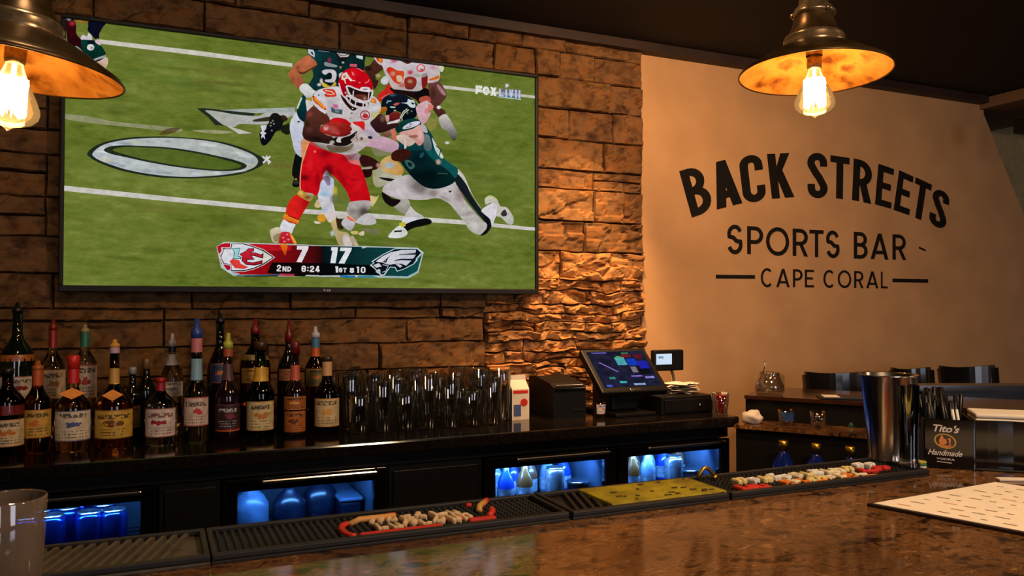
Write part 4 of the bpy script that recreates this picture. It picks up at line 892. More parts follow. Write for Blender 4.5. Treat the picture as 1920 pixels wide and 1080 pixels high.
# jugs and trays in the second cooler
JB = mat('dark_jug', (14,20,34), .25, var=.3); JW = mat('milky_jug', (70,90,112), .3, var=.3)
for X, Y, lab, mt, s in ((.250,-.30,'pale jug nearest the left edge inside the mostly dark cooler', JW, 1), (.36,-.30,'dark squat jug beside the pale jug in the mostly dark cooler', JB, .9), (.455,-.26,'dark jug before the back wall in the mostly dark cooler, near its right side', JB, 1.0)):
    t = thing('juice_jug', lab, 'jug', (X, Y, SH[1]), 'jugs in the dark cooler')
    b = MB(); b.lathe([(.038*s,0),(.042*s,.006),(.042*s,.06*s),(.03*s,.085*s),(.016*s,.1*s),(.016*s,.115*s)], 20, sx=1.25); obj('body', b, mt, t, local=True)
    b = MB(); b.lathe([(.018*s,.11*s),(.018*s,.125*s)], 14); obj('cap', b, M['chrome'], t, local=True)
t = thing('lidded_tray', 'flat pale lidded tray leaning at the right inside the mostly dark cooler', 'tray', (.55,-.25,SH[1]))
b = MB(); b.bbox((-.05,-.1,0),(.012,.1,.05),.008); obj('tray_body', b, JB, t, local=True); b = MB(); b.bbox((-.054,-.104,.051),(.016,.104,.062),.004); obj('lid', b, JW, t, local=True)
# crowded right coolers: bottles lying on one another and cans
CHL = mat('chilled_label', (120,128,136), .5, var=.6, scale=70)
BGL = [mat('pale_bottle', (96,112,130), .12, var=.4), mat('deep_blue_bottle', (20,50,140), .15), mat('amber_bottle', (90,50,20), .2)]
def small_bottle(lab, p, group, mt, cap, rot=None):
    t = thing('chilled_bottle', lab, 'bottle', p, group)
    if rot: t.rotation_euler = rot
    b = MB(); b.lathe([(.022,0),(.027,.005),(.027,.085),(.02,.105),(.011,.122),(.0105,.15)], 16); obj('bottle_body', b, mt, t, local=True)
    b = MB(); b.lathe([(.0125,.148),(.0125,.158),(.008,.16)], 12); obj('bottle_cap', b, cap, t, local=True)
    b = MB(); b.lathe([(.0275,.03),(.0275,.07)], 16, cap=False); obj('bottle_label', b, CHL, t, local=True)
    return t
GC = ['bottles crowded in the cooler below the printer', 'bottles crowded in the right-end cooler']
for i, (a, c) in enumerate(DOORS[2:]):
    lab = ['small bottle among those crowded in the cooler below the printer', 'small bottle among those crowded in the right-end cooler'][i]
    pr = [None]*3
    for r_ in range(2):
        for k in range(6):
            X = a+.06+k*.064+random.uniform(-.004,.004); Y = -.385+r_*.10; z = SH[2+i]
            kind = (k+r_*2+i) % 3
            if k >= 3 and r_ == 0: continue
            hgt = z
            if pr[kind] is None: pr[kind] = small_bottle(lab, (X, Y, hgt), GC[i], BGL[kind], CANT)
            else: dup(pr[kind], (X, Y, hgt))
    t = can('drink_can', ['silver can standing at the right in the cooler below the printer', 'silver can standing at the right in the right-end cooler'][i], (a+.293, -.385, SH[2+i]), None, CANS)
    t2 = thing('takeaway_tub', ['dark round tub at the right in the cooler below the printer', 'pale round tub at the right in the right-end cooler'][i], 'tub', (c-.075, -.38, SH[2+i]))
    b = MB(); b.lathe([(.028,0),(.036,.06),(.036,.062)], 20); obj('tub_body', b, JB if i == 0 else JW, t2, local=True); b = MB(); b.lathe([(.038,.062),(.038,.069),(.033,.071)], 20); obj('lid', b, CANT, t2, local=True)
# ============================================================ bottles on the back counter
FYB, BYB = -.335, -.2
def tint(name, col, rough=.05):
    m, n, l, bs = nt(name); bs.inputs['Base Color'].default_value = lin(col); bs.inputs['Transmission Weight'].default_value = 1; bs.inputs['Roughness'].default_value = rough; bs.inputs['IOR'].default_value = 1.42
    return m
GLS = {'clear': tint('clear_bottle', (235,238,230)), 'amber': tint('amber_spirit', (196,110,30)), 'pale': tint('pale_spirit', (232,196,120)), 'green': tint('green_bottle', (40,80,34)), 'dark': mat('very_dark_bottle', (12,12,10), .06, spec=.7), 'brown': tint('brown_bottle', (70,26,14)), 'wine': mat('dark_green_wine_glass', (14,22,14), .06, spec=.7), 'purple': mat('dark_plum_bottle', (26,12,18), .07, spec=.7), 'ltgreen': tint('pale_green_bottle', (190,206,150))}
LBS = {}
def lbm(base, ink, acc, seed):
    k = (base, ink, acc, seed)
    if k not in LBS: LBS[k] = label_mat('bottle_label', base, ink, acc, seed)
    return LBS[k]
CAPM = {}
def capm(c):
    if c not in CAPM: CAPM[c] = mat('closure_paint', c, .35, var=.1)
    return CAPM[c]
GB = 'spirit bottles on the back counter'
def bottle(lab, px, top, wpx, Y, gl, sh, nk, labels, cap=None, capy=None, neckbands=(), pourer=None, base=None, nw=.30):
    "px column, pixel heights of top, shoulder (sh) and neck start (nk) read on the plane y=Y"
    X = onY(px, 760, Y).x; dz = lambda y: onY(px, y, Y).z - CT
    r = wpx/2*depth((X, Y, 1.2))/FPX; rn = max(.0095, r*nw*.86)
    H = dz(top); zs_, zn = dz(sh), dz(nk)
    t = thing('spirit_bottle', lab, 'bottle', (X, Y, CT), GB)
    zc = dz(capy) if capy else H-.012
    body = [(r*.9, 0), (r, .005), (r, zs_*.96)]
    for k in range(1, 6):
        u = k/5; s = (1+math.cos(math.pi*u))/2
        body.append((rn+(r-rn)*s, zs_*.96+(zn-zs_*.96)*u))
    b = MB(); b.lathe(body+[(rn*.95, zc)], 24); obj('bottle_glass', b, GLS[gl], t, local=True)
    if cap:
        b = MB()
        if pourer:
            b.lathe([(rn*1.06, zc-.002), (rn*1.06, zc+(H-zc)*.35), (rn*.55, zc+(H-zc)*.5), (rn*.4, H)], 14)
        else: b.lathe([(rn*1.1, zc-.002), (rn*1.12, H-.003), (rn*.95, H)], 16)
        obj('bottle_stopper' if pourer else 'bottle_cap', b, capm(cap), t, local=True)
    for y0_, y1_, col in neckbands:
        za, zb = dz(y1_), dz(y0_)
        rr = lambda z: rn*1.04 if z > zn else rn+(r-rn)*(1+math.cos(math.pi*max(0, (z-zs_*.96))/(zn-zs_*.96)))/2+.0006
        b = MB(); b.lathe([(rr(za), za), (rr((za+zb)/2), (za+zb)/2), (rr(zb), zb)], 16, cap=False); obj('neck_band', b, capm(col), t, local=True)
    for y0_, y1_, mt, aw in labels:
        za, zb = dz(y1_), dz(y0_)
        ang = math.atan2(CAM.y-Y, CAM.x-X)
        b = MB(); b.lathe([(r+.0007, za), (r+.0007, zb)], 14, cap=False, a0=ang-aw, a1=ang+aw); label_uv(obj('bottle_label', b, mt, t, local=True), 14)
    return t
def tagd(t, px, y, wpx, hpx, col, Y, off=.038):                           # diamond neck tag
    X = onY(px, y, Y).x; c = onY(px, y, Y-off); s = depth(c)/FPX; w_, h_ = wpx/2*s, hpx/2*s
    ang = math.atan2(CAM.x-c.x, -(CAM.y-c.y)); e = Vector((math.cos(ang), math.sin(ang), 0)); f = Vector((0, .35, 1)).normalized()
    b = MB(); b.prism([c-e*w_, c-f*h_, c+e*w_, c+f*h_], (0, .002, 0)); obj('neck_tag', b, mat('orange_neck_tag', col, .6, var=.2, scale=80), t)
CRM, WHT, YEL = (226,206,160), (222,212,200), (214,170,70)
INK, RDI, ORI = (40,30,26), (150,30,26), (196,110,30)
bottle('tall dark wine-shaped bottle with a white label at the left end', 31, 567, 60, BYB+.02, 'wine', 665, 625, [(704,750,lbm(WHT,INK,RDI,1),1.2)], (20,18,16), 585, [(664,676,(160,90,40))], base=830, nw=.34, pourer=1)
bottle('squat bottle with a cream label cut off by the left edge of the photo', 14, 690, 56, FYB-.02, 'brown', 748, 722, [(784,834,lbm(CRM,INK,ORI,2),1.3)], (30,20,16), 700, [(758,776,(110,30,24))], nw=.4)
bottle('square-shouldered whiskey bottle with copper neck foil and yellow label', 70, 676, 47, FYB, 'amber', 752, 722, [(766,818,lbm(YEL,INK,ORI,3),1.25)], (170,90,40), 692, [(692,722,(180,80,30))], nw=.46, pourer=1)
bottle('clear bottle with cream label and red foil neck in the back row', 98, 597, 44, BYB, 'clear', 690, 650, [(692,746,lbm((206,184,150),INK,(150,100,50),4),1.3)], (120,24,20), 618, [(618,652,(140,34,22))], pourer=1, nw=.36)
bottle('whiskey bottle with bright red neck, orange tag and white label', 137, 666, 61, FYB, 'pale', 760, 725, [(767,823,lbm((232,218,190),INK,(70,80,140),5),1.25)], (206,40,30), 690, [(690,718,(200,36,28))], nw=.36)
tagd(bpy.data.objects[-1] if False else [o for o in bpy.data.objects if o.get('label','').startswith('whiskey bottle with bright red neck')][0], 135, 738, 44, 22, (232,140,30), FYB)
bottle('clear bottle with green foil neck and cream label in the back row', 158, 608, 42, BYB, 'clear', 680, 650, [(683,746,lbm((200,180,160),INK,RDI,6),1.3)], (150,140,90), 622, [(622,650,(40,110,84))], pourer=1, nw=.4)
t = bottle('bourbon bottle with cork pourer, orange tag and broad yellow label', 214, 636, 66, FYB, 'amber', 756, 715, [(765,818,lbm((218,176,66),INK,(110,60,20),7),1.25)], (206,150,60), 650, [(650,662,(190,160,180)), (690,720,(196,150,70))], nw=.30, pourer=1)
tagd(t, 211, 741, 36, 22, (226,140,40), FYB)
bottle('small dark bottle with a silver cap between the yellow-label and white-label bottles', 248, 688, 30, BYB, 'dark', 745, 715, [(760,800,lbm((140,110,80),INK,ORI,8),1.1)], (150,150,150), 700, nw=.42)
bottle('small dark round bottle with a tan cap in the back row', 274, 672, 34, BYB+.03, 'dark', 730, 700, [], (120,90,60), 690, nw=.42)
bottle('clear bottle with red neck and white label with dark red figures', 301, 708, 54, FYB, 'clear', 755, 730, [(763,816,lbm((226,214,206),(110,20,30),(150,30,40),9),1.25)], (160,30,30), 716, [(716,732,(150,30,40))], nw=.34)
bottle('dark-capped clear bottle with a long silver pourer in the back row', 322, 625, 40, BYB, 'clear', 705, 665, [(714,742,lbm(WHT,INK,(120,120,120),10),1.2)], (176,176,176), 648, [(648,660,(20,20,20)), (664,684,(190,190,190))], pourer=1, nw=.34)
bottle('green glass bottle with a tall blue neck and white label', 368, 597, 44, FYB, 'ltgreen', 742, 705, [(743,796,lbm((226,204,190),INK,(190,40,40),11),1.25)], (40,70,150), 632, [(634,660,(196,120,120)), (672,712,(130,170,190))], nw=.52, pourer=1)
bottle('plain very dark tall bottle in the back row, right of the blue-necked bottle', 412, 587, 46, BYB, 'dark', 690, 640, [(680,716,lbm((60,70,110),INK,ORI,12),.8)], (16,16,16), 605, nw=.38, pourer=1)
bottle('dark plum bottle with a yellow-green cap and dark label', 427, 624, 44, FYB, 'purple', 742, 700, [(756,802,lbm((50,28,34),(196,190,190),(120,40,50),13),1.25), (803,806,capm((190,90,40)),1.25)], (176,180,60), 652, [(654,668,(170,80,50)), (682,712,(90,60,60))], nw=.44, pourer=1)
bottle('round-shouldered dark red-brown bottle in the back row', 478, 597, 56, BYB, 'brown', 680, 640, [(688,716,lbm((210,160,60),INK,ORI,14),1.0)], (120,20,24), 625, [(664,674,(140,120,70))], nw=.34, pourer=1)
t = bottle('green whiskey bottle with an arched cream label and gold neck label', 488, 640, 50, FYB, 'green', 735, 700, [(750,804,lbm((222,206,150),INK,(190,120,50),15),1.25)], (60,40,20), 655, [(688,714,(206,160,50))], nw=.5)
bottle('dark bottle with a dark red foil neck in the back row', 541, 599, 42, BYB, 'dark', 690, 650, [(690,712,lbm((160,110,60),INK,RDI,16),1.0)], (110,20,26), 640, nw=.38, pourer=1)
bottle('dark bottle with a red neck label and brown-orange label', 553, 640, 40, FYB, 'purple', 735, 705, [(742,766,lbm((176,100,40),INK,(220,160,70),17),1.25), (768,808,lbm((190,110,44),INK,(90,40,16),18),1.25)], (100,22,24), 662, [(684,712,(190,90,60))], nw=.48)
bottle('silver-topped bottle with a blue and orange neck in the back row', 591, 612, 40, BYB, 'brown', 690, 660, [(690,722,lbm((120,110,40),INK,ORI,19),1.0)], (190,190,196), 632, [(634,652,(70,120,150)), (652,668,(200,90,30))], nw=.44, pourer=1)
bottle('brown bottle with an orange-white neck label, last before the glasses', 613, 668, 46, FYB, 'brown', 735, 708, [(745,797,lbm((226,200,150),(70,50,30),(216,160,50),20),1.25)], (60,40,26), 676, [(677,704,(206,160,110))], nw=.46)
# ============================================================ drinking glasses
GG = 'clear glasses crowded on the back counter'
def glass_proto(rt_, rb, h, lab, group, p, base=.012):
    t = thing('drinking_glass', lab, 'glass', p, group)
    b = MB(); b.lathe([(.0001,0),(rb*.92,0),(rb,.004),(rt_,h-.002),(rt_-.0008,h),(rt_-.0022,h-.001),(rb-.0025,base),(.0001,base-.002)], 20, cap=False)
    obj('glass_wall', b, M['shell'], t, local=True)
    return t
lt, ls, lm = 'tall clear beer glass among the crowd of glasses right of the bottles', 'straight clear highball among the crowd of glasses right of the bottles', 'short clear tumbler among the crowd of glasses right of the bottles'
PR = [None, None, None]; spec = [(.034,.026,.168,lt),(.0295,.0275,.152,ls),(.033,.029,.112,lm)]
placed = []
for row, (Y, xs0) in enumerate(((-.39, .545), (-.315, .535), (-.24, .545), (-.165, .51))):
    for q in range(8):
        if row == 0 and q == 7: continue
        X = xs0+.0705*q; k = (q*5+row*3+(q*row) % 2) % 3
        if row == 0: k = (2, 1, 2, 0, 1, 2, 1, 2)[q]
        if row == 3: k = (0, 0, 1, 0, 0, 1, 0, 1)[q]
        if PR[k] is None:
            a_ = spec[k]; PR[k] = glass_proto(a_[0], a_[1], a_[2], a_[3], GG+(' (tall)','(straight)','(short)')[k].replace('(',' ').replace(')','') if False else ['tall beer glasses on the back counter','highballs on the back counter','short tumblers on the back counter'][k], (X, Y, CT))
        else: dup(PR[k], (X, Y, CT))
# ============================================================ things right of the glasses
# juice carton
p = onZ(976, 787, CT); t = thing('juice_carton', 'white gable-top carton with red and blue print between glasses and printer', 'carton', (p.x, p.y+.03, CT))
w2 = .031; H1 = .10
b = MB(); b.box((-w2,-w2,0),(w2,w2,H1)); b.add([(-w2,-w2,H1),(w2,-w2,H1),(w2,w2,H1),(-w2,w2,H1),(-w2,0,H1+.03),(w2,0,H1+.03)], [(0,1,5,4),(2,3,4,5),(1,2,5),(3,0,4)]); obj('carton_body', b, M['paper'], t, local=True)
b = MB(); b.box((-w2,-.002,H1+.028),(w2,.002,H1+.044)); obj('sealed_fin', b, M['paper'], t, local=True)
b = MB(); b.box((-w2+.006,-w2-.0008,.012),(w2-.03,-w2,.05)); obj('print_panel', b, mat('blue_print',(70,90,150),.5), t, local=True)
b = MB(); b.lathe([(.0001,0),(.013,0),(.013,.0008),(.0001,.0008)], 18, Matrix.Translation((.012,-w2,.056)) @ Matrix.Rotation(math.pi/2,4,'X'), smooth=False); b.box((-w2+.004,-w2-.0009,.086),(w2-.004,-w2,.096)); obj('print_mark', b, M['red'], t, local=True)
# receipt printer
pr_ = onZ(1038, 787, CT); pr2 = onZ(1102, 784, CT); W_ = pr2.x-pr_.x
t = thing('receipt_printer', 'black box-shaped receipt printer with a sloped lid left of the order screen', 'printer', (pr_.x+W_/2, pr_.y, CT))
zt = onY(1040, 727, pr_.y).z-CT; b = MB()
D_ = .19
prof = [(0,0),(0,zt),(.03,zt+.012),(D_*.75,zt+.028),(D_,zt+.022),(D_,0)]
b.prism([(-W_/2, y, z) for y, z in prof], (W_,0,0)); obj('printer_body', b, M['plastic'], t, local=True)
b = MB(); b.bbox((-W_/2+.004,-.004,zt-.014),(W_/2-.004,.0,zt-.003),.001); obj('paper_slot', b, M['blackgloss'], t, local=True)
b = MB(); b.bbox((-W_/2+.01,.0,zt+.004),(W_/2-.01,.004,zt+.008),.001); obj('lid_edge', b, M['chrome'], t, local=True)
b = MB(); b.bbox((.012,-.003,.022),(W_/2-.006,.0,.03),.001); obj('name_plate', b, M['darksteel'], t, local=True)
# order terminal
BLp = Vector((1.349, -.42, 1.1058)); TLp = Vector((1.349, -.264, 1.242)); wX = .264
upv = (TLp-BLp); hh = upv.length; upv.normalize(); nv = Vector((1,0,0)).cross(upv)   # nv points to the viewer (-y,+z)
if nv.y > 0: nv = -nv
ctr = BLp+Vector((wX/2,0,0))+upv*hh/2
R_ = Matrix((Vector((1,0,0)), upv, nv)).transposed().to_4x4(); R_.translation = ctr
t = thing('order_terminal', 'black touch-screen order terminal tilted back on the back counter', 'terminal', (ctr.x, -.33, CT))
b = MB(); b.bbox((-wX/2,-hh/2,-.028),(wX/2,hh/2,0),.006,R_); obj('screen_housing', b, M['plastic'], t)
b = MB(); b.add([R_@Vector(q) for q in ((-wX/2+.018,-hh/2+.022,.0006),(wX/2-.018,-hh/2+.022,.0006),(wX/2-.018,hh/2-.016,.0006),(-wX/2+.018,hh/2-.016,.0006))], [(0,1,2,3)]); sc_ = obj('touch_screen', b, emit('dark_blue_screen', (34,34,58), 1, .5, 30), t)
tiles = [(.43,.18,.60,.40,(90,190,200)),(.47,.14,.56,.22,(90,190,90)),(.62,.22,.78,.42,(26,70,210)),(.79,.30,.97,.52,(40,40,190)),(.58,.10,.74,.18,(150,30,50)),(.80,.10,.94,.22,(110,26,40)),(.62,.46,.72,.62,(150,130,140)),(.74,.52,.93,.68,(20,16,24)),(.08,.02,.34,.05,(130,110,220)),(.55,.70,.75,.74,(150,120,230)),(.78,.74,.94,.80,(160,150,240)),(.16,.72,.26,.78,(60,160,140)),(.30,.84,.42,.90,(70,190,200)),(.05,.93,.14,.98,(80,110,230)),(.52,.92,.72,.97,(160,190,240)),(.60,.04,.72,.08,(80,160,90))]
for x0_, y0_, x1_, y1_, c in tiles:
    sx, sy = wX-.036, hh-.038
    b = MB()
    f = lambda u, v: R_@Vector((-wX/2+.018+u*sx, hh/2-.016-v*sy, .001))
    b.add([f(x0_,y1_),f(x1_,y1_),f(x1_,y0_),f(x0_,y0_)], [(0,1,2,3)]); obj('screen_tile', b, emit('screen_tile', c, .85, .35, 60), sc_)
b = MB(); b.cur = 0
for k in range(8):
    f = lambda u, v: R_@Vector((-wX/2+.018+u*(wX-.036), hh/2-.016-v*(hh-.038), .001))
    u, v = .12+.03*k, .30+.035*k; b.add([f(u,v+.03),f(u+.045,v+.05),f(u+.045,v+.02),f(u,v)], [(0,1,2,3)])
obj('screen_writing', b, emit('screen_violet', (150,120,210), .8), sc_)
b = MB(); b.bbox((-.02,-hh/2+.006,.0),(.02,-hh/2+.014,.001),.0003,R_); obj('maker_mark', b, M['chrome'], t)
b = MB(); b.bbox((1.42,-.36,CT+.012),(1.53,-.22,CT+.1),.01); b.bbox((1.40,-.42,CT),(1.56,-.17,CT+.014),.004); obj('stand', b, M['plastic'], t)
# cash drawer right of and under the terminal
t = thing('cash_drawer', 'low black cash drawer under the right side of the order terminal', 'drawer', (1.68,-.33,CT))
b = MB(); b.bbox((1.575,-.43,CT),(1.79,-.17,CT+.062),.004); obj('drawer_case', b, M['plastic'], t)
b = MB(); b.bbox((1.585,-.436,CT+.008),(1.78,-.43,CT+.052),.002); f_ = obj('drawer_front', b, M['black'], t)
b = MB(); b.lathe([(.0001,0),(.005,0),(.005,.003),(.0001,.003)], 10, Matrix.Translation((1.73,-.436,CT+.03)) @ Matrix.Rotation(math.pi/2,4,'X')); obj('lock', b, M['chrome'], f_)
# card reader on a curved arm behind the terminal
q0, q1 = onY(1226,657,-.15), onY(1281,694,-.15)
t = thing('card_reader', 'small card reader with a lit white screen behind the order terminal', 'card reader', (q0.x+.03,-.13,CT))
b = MB(); b.bbox((q0.x,-.155,q1.z),(q1.x,-.125,q0.z),.005); obj('reader_body', b, M['plastic'], t)
q2, q3 = onY(1231,664,-.157), onY(1260,683,-.157)
b = MB(); b.box((q2.x,-.1562,q3.z),(q3.x,-.155,q2.z)); obj('reader_screen', b, emit('white_screen', (205,225,245), 1.0), t)
b = MB()
for k in range(6): b.box((q2.x+.008+k*.004,-.1566,q2.z-.015-.002*(k%3)),(q2.x+.011+k*.004,-.1562,q2.z-.009))
obj('screen_writing', b, emit('screen_grey', (90,130,160), .8), t)
cxr = (q0.x+q1.x)/2+.01
b = MB(); b.tube([(cxr+.025*math.sin(a_), -.135, CT+.07+(.062+.0)*-math.cos(a_)) for a_ in [math.pi*k/12 for k in range(13)]], .006, 8); b.bbox((cxr-.03,-.16,CT),(cxr+.05,-.085,CT+.008),.003); obj('arm', b, mat('tan_metal', (150,130,112), .35, .6), t)
# shot glass with bright print, paper pile, tumbler near the counter end
p = onZ(1124, 783, CT); t = thing('shot_glass', 'small bright shot glass between the printer and the order terminal', 'glass', (p.x,p.y,CT))
b = MB(); b.lathe([(.0001,0),(.016,0),(.021,.052),(.0195,.052),(.015,.008),(.0001,.008)], 18, cap=False); obj('glass_wall', b, M['shell'], t, local=True)
b = MB(); b.lathe([(.0185,.014),(.0212,.046)], 18, cap=False, a0=-2.6, a1=-.4); label_uv(obj('print_panel', b, lbm((216,216,226),(40,70,150),(216,120,40),31), t, local=True), 18)
t = thing('napkin_pile', 'crumpled pile of white paper napkins at the right end of the back counter', 'napkins', (1.72,-.33,CT+.062))
bm_rng = random.Random(4)
for k in range(7):
    b = MB(); n_ = 6; vs = []; fs = []
    for j in range(n_+1):
        for i in range(n_+1):
            u, v = i/n_-.5, j/n_-.5
            vs.append((u*.11, v*.10, .004+k*.005+.006*noise.noise(Vector((u*4+k*3, v*4, k)))))
    for j in range(n_):
        for i in range(n_): a_ = j*(n_+1)+i; fs.append((a_,a_+1,a_+n_+2,a_+n_+1))
    Mr = Matrix.Rotation(bm_rng.uniform(-.5,.5),3,'Z'); vs = [Mr@Vector(q) for q in vs]
    b.add(vs, fs, True); o = obj('napkin', b, M['paper'], t, local=True, fix=False)
t = thing('salt_tumbler', 'glass tumbler of white sugar packets at the corner of the back counter', 'tumbler', (1.765,-.50,CT))
b = MB(); b.lathe([(.0001,0),(.025,0),(.031,.075),(.029,.075),(.023,.006),(.0001,.006)], 20, cap=False); obj('glass_wall', b, M['shell'], t, local=True)
for k in range(7):
    b = MB(); a_ = k*.9; b.bbox((-.012,-.0015,.008),(.012,.0015,.07+.004*(k%3)),.001, Matrix.Rotation(a_,4,'Z')@Matrix.Translation((0,-.013,0))@Matrix.Rotation(.12,4,'X')); obj('sugar_packet', b, M['paper'] if k%3 else M['red'], t, local=True)
# ============================================================ guests' bar in front
BT = 1.10; BR0, BR1 = -1.60, -2.32
bar = thing('bar', 'front bar with a polished brown granite top', 'bar', (.6, -1.95, 0))
b = MB(); b.bbox((-1.6, BR1, BT-.035), (2.02, BR0, BT), .008); obj('bar_top', b, M['granite'], bar)
b = MB(); b.box((-1.6, BR1+.22, 0), (2.0, BR0-.03, BT-.035)); obj('bar_front', b, M['cabinet'], bar)
MY0, MY1 = -1.735, -1.612                                     # rubber mats: guest side, bartender side
def mat_thing(lab, xa, xb, mt, nub='dot', h=.012):
    t = thing('bar_mat', lab, 'bar mat', ((xa+xb)/2, (MY0+MY1)/2, BT), 'rubber bar mats along the edge of the granite bar')
    b = MB(); b.bbox((xa, MY0, BT), (xb, MY1, BT+.004), .001); obj('mat_base', b, mt, t)
    b = MB()
    for p_, q_ in (((xa, MY0, BT+.004), (xb, MY0+.010, BT+h)), ((xa, MY1-.007, BT+.004), (xb, MY1, BT+h)), ((xa, MY0+.010, BT+.004), (xa+.007, MY1-.007, BT+h)), ((xb-.007, MY0+.010, BT+.004), (xb, MY1-.007, BT+h))): b.bbox(p_, q_, .002)
    obj('mat_rim', b, M['rubber'], t)
    b = MB()
    if nub == 'dot':
        nx = int((xb-xa-.02)/.009); ny = int((MY1-MY0-.024)/.009)
        for i in range(nx):
            for j in range(ny):
                x, y = xa+.013+i*.009, MY0+.016+j*.009
                b.add([(x-.0028,y-.0028,BT+.004),(x+.0028,y-.0028,BT+.004),(x+.0028,y+.0028,BT+.004),(x-.0028,y+.0028,BT+.004),(x-.0018,y-.0018,BT+.009),(x+.0018,y-.0018,BT+.009),(x+.0018,y+.0018,BT+.009),(x-.0018,y+.0018,BT+.009)], [(4,5,6,7),(0,1,5,4),(1,2,6,5),(2,3,7,6),(3,0,4,7)])
    elif nub == 'rib':
        n_ = int((xb-xa-.02)/.013)
        for i in range(n_):
            x = xa+.012+i*.013
            b.add([(x,MY0+.013,BT+.004),(x+.007,MY0+.013,BT+.004),(x+.007+.03,MY1-.01,BT+.004),(x+.03,MY1-.01,BT+.004),(x+.001,MY0+.013,BT+.010),(x+.006,MY0+.013,BT+.010),(x+.036,MY1-.01,BT+.010),(x+.031,MY1-.01,BT+.010)], [(4,5,6,7),(0,1,5,4),(1,2,6,5),(2,3,7,6),(3,0,4,7)]) if x+.045 < xb else None
    obj('nubs', b, mt, t, kind='stuff')
    return t
def fx(px, y=1000): return onZ(px, y, BT+.012).x
mat_thing('worn grey ribbed rubber mat at the left end of the row', -.36, .0585, M['rubbergrey'], 'rib')
mC = mat_thing('long black rubber mat with raised red and white lettering in the middle of the row', .060, .525, M['rubber'])
mE = mat_thing('black rubber mat with a big yellow-green printed panel', .530, .800, M['rubber'], 'rib')
mF = mat_thing('black rubber mat with raised white, red and yellow lettering below the steel shaker', .805, 1.235, M['rubber'])
def letters(par, xa, xb, rows, mts, seed, cw=.018, hz=.013):
    "raised block lettering, worn past reading: one piece per letter"
    rg = random.Random(seed)
    for (ya, yb) in rows:
        x = xa
        while x < xb-cw*.7:
            w_ = cw*rg.uniform(.75, 1.25); z0_, z1_ = BT+.004, BT+hz*rg.uniform(.9,1.1); k = rg.randrange(5); h_ = (yb-ya)*rg.uniform(.85,1.15); s = w_*rg.uniform(.3,.42)
            R3 = Matrix.Translation((x+w_/2, (ya+yb)/2+rg.uniform(-.003,.003), 0)) @ Matrix.Rotation(rg.uniform(-.5,.3), 4, 'Z'); b = MB(); X0, Y0 = -w_/2, -h_/2
            b.bbox((X0, Y0, z0_), (X0+s, -Y0, z1_), .003, R3)
            if k in (0, 1, 4): b.bbox((X0+s*.8, -Y0-h_*.32, z0_), (X0+w_*.95, -Y0, z1_), .003, R3)
            if k in (0, 2, 3): b.bbox((X0+s*.8, Y0, z0_), (X0+w_*.95, Y0+h_*.3, z1_), .003, R3)
            if k in (1, 3, 4): b.bbox((X0+w_*.5, Y0+h_*.2, z0_), (X0+w_*.9, -Y0-h_*.2, z1_), .003, R3)
            obj('raised_letter', b, rg.choice(mts), par)
            x += w_+.002
MR = M['red']; ML = mat('cream_rubber', (214,186,146), .6, var=.1)
letters(mC, .262, .40, [(-1.705,-1.682),(-1.672,-1.650)], [ML], 3, .019)
for a_, c_ in (((.235,MY0+.012,BT+.004),(.345,MY0+.022,BT+.012)), ((.36,-1.70,BT+.004),(.385,-1.688,BT+.012)), ((.385,MY0+.022,BT+.004),(.425,MY0+.032,BT+.012)), ((.29,-1.642,BT+.004),(.305,-1.634,BT+.012)), ((.41,-1.634,BT+.004),(.42,-1.627,BT+.012))):
    b = MB(); b.bbox(a_, c_, .003); obj('raised_trim', b, MR, mC)
TN = mat('tan_rubber', (206,150,80), .55)
for mt_, pts_ in ((MR, [(.232+.012*math.cos(a_), -1.688+.030*math.sin(a_), BT+.008) for a_ in [math.pi*.45+math.pi*k/9 for k in range(10)]]), (MR, [(.418,-1.70,BT+.009),(.430,-1.685,BT+.011),(.434,-1.672,BT+.011)]), (MR, [(.436,-1.638,BT+.013),(.442,-1.634,BT+.014)]), (TN, [(.235,-1.660,BT+.008),(.25,-1.652,BT+.011),(.30,-1.650,BT+.010)]), (TN, [(.415,-1.672,BT+.010),(.422,-1.655,BT+.012),(.436,-1.640,BT+.013)])):
    b = MB(); b.tube(pts_, .0045, 8); obj('raised_stroke', b, mt_, mC)
# printed yellow-green panel
YG = mat('yellow_green_print', (150,136,20), .5, var=.5, scale=38)
b = MB(); b.bbox((.60,MY0+.012,BT+.004),(.805,MY1-.009,BT+.013),.002); obj('printed_panel', b, YG, mE)
b = MB(); rg = random.Random(9)
for k in range(26): x, y = rg.uniform(.61,.79), rg.uniform(MY0+.02,MY1-.02); b.bbox((x,y,BT+.013),(x+rg.uniform(.003,.012),y+.004,BT+.0142),.0004)
obj('print_mark', b, mat('dark_olive_print', (60,50,12), .6), mE)
# lettering on the right mat
PY_ = [mat('pale_yellow_rubber', (226,206,140), .55, var=.15), M['white'], mat('cream_rubber_letters', (226,214,180), .55, var=.1)]
letters(mF, .86, 1.12, [(-1.688,-1.664)], PY_, 5, .024, .015)
letters(mF, .93, 1.12, [(-1.712,-1.692)], [PY_[0], PY_[2], M['orange']], 8, .020, .012)
letters(mF, .835, .915, [(-1.722,-1.696)], [MR], 6, .030, .013)
letters(mF, .94, 1.14, [(-1.724,-1.712)], [M['orange'], M['yellow'], M['orange']], 7, .026, .010)
letters(mF, 1.12, 1.185, [(-1.702,-1.678)], [MR], 12, .034, .013)
letters(mF, 1.13, 1.185, [(-1.676,-1.660)], [M['white']], 13, .026, .017)
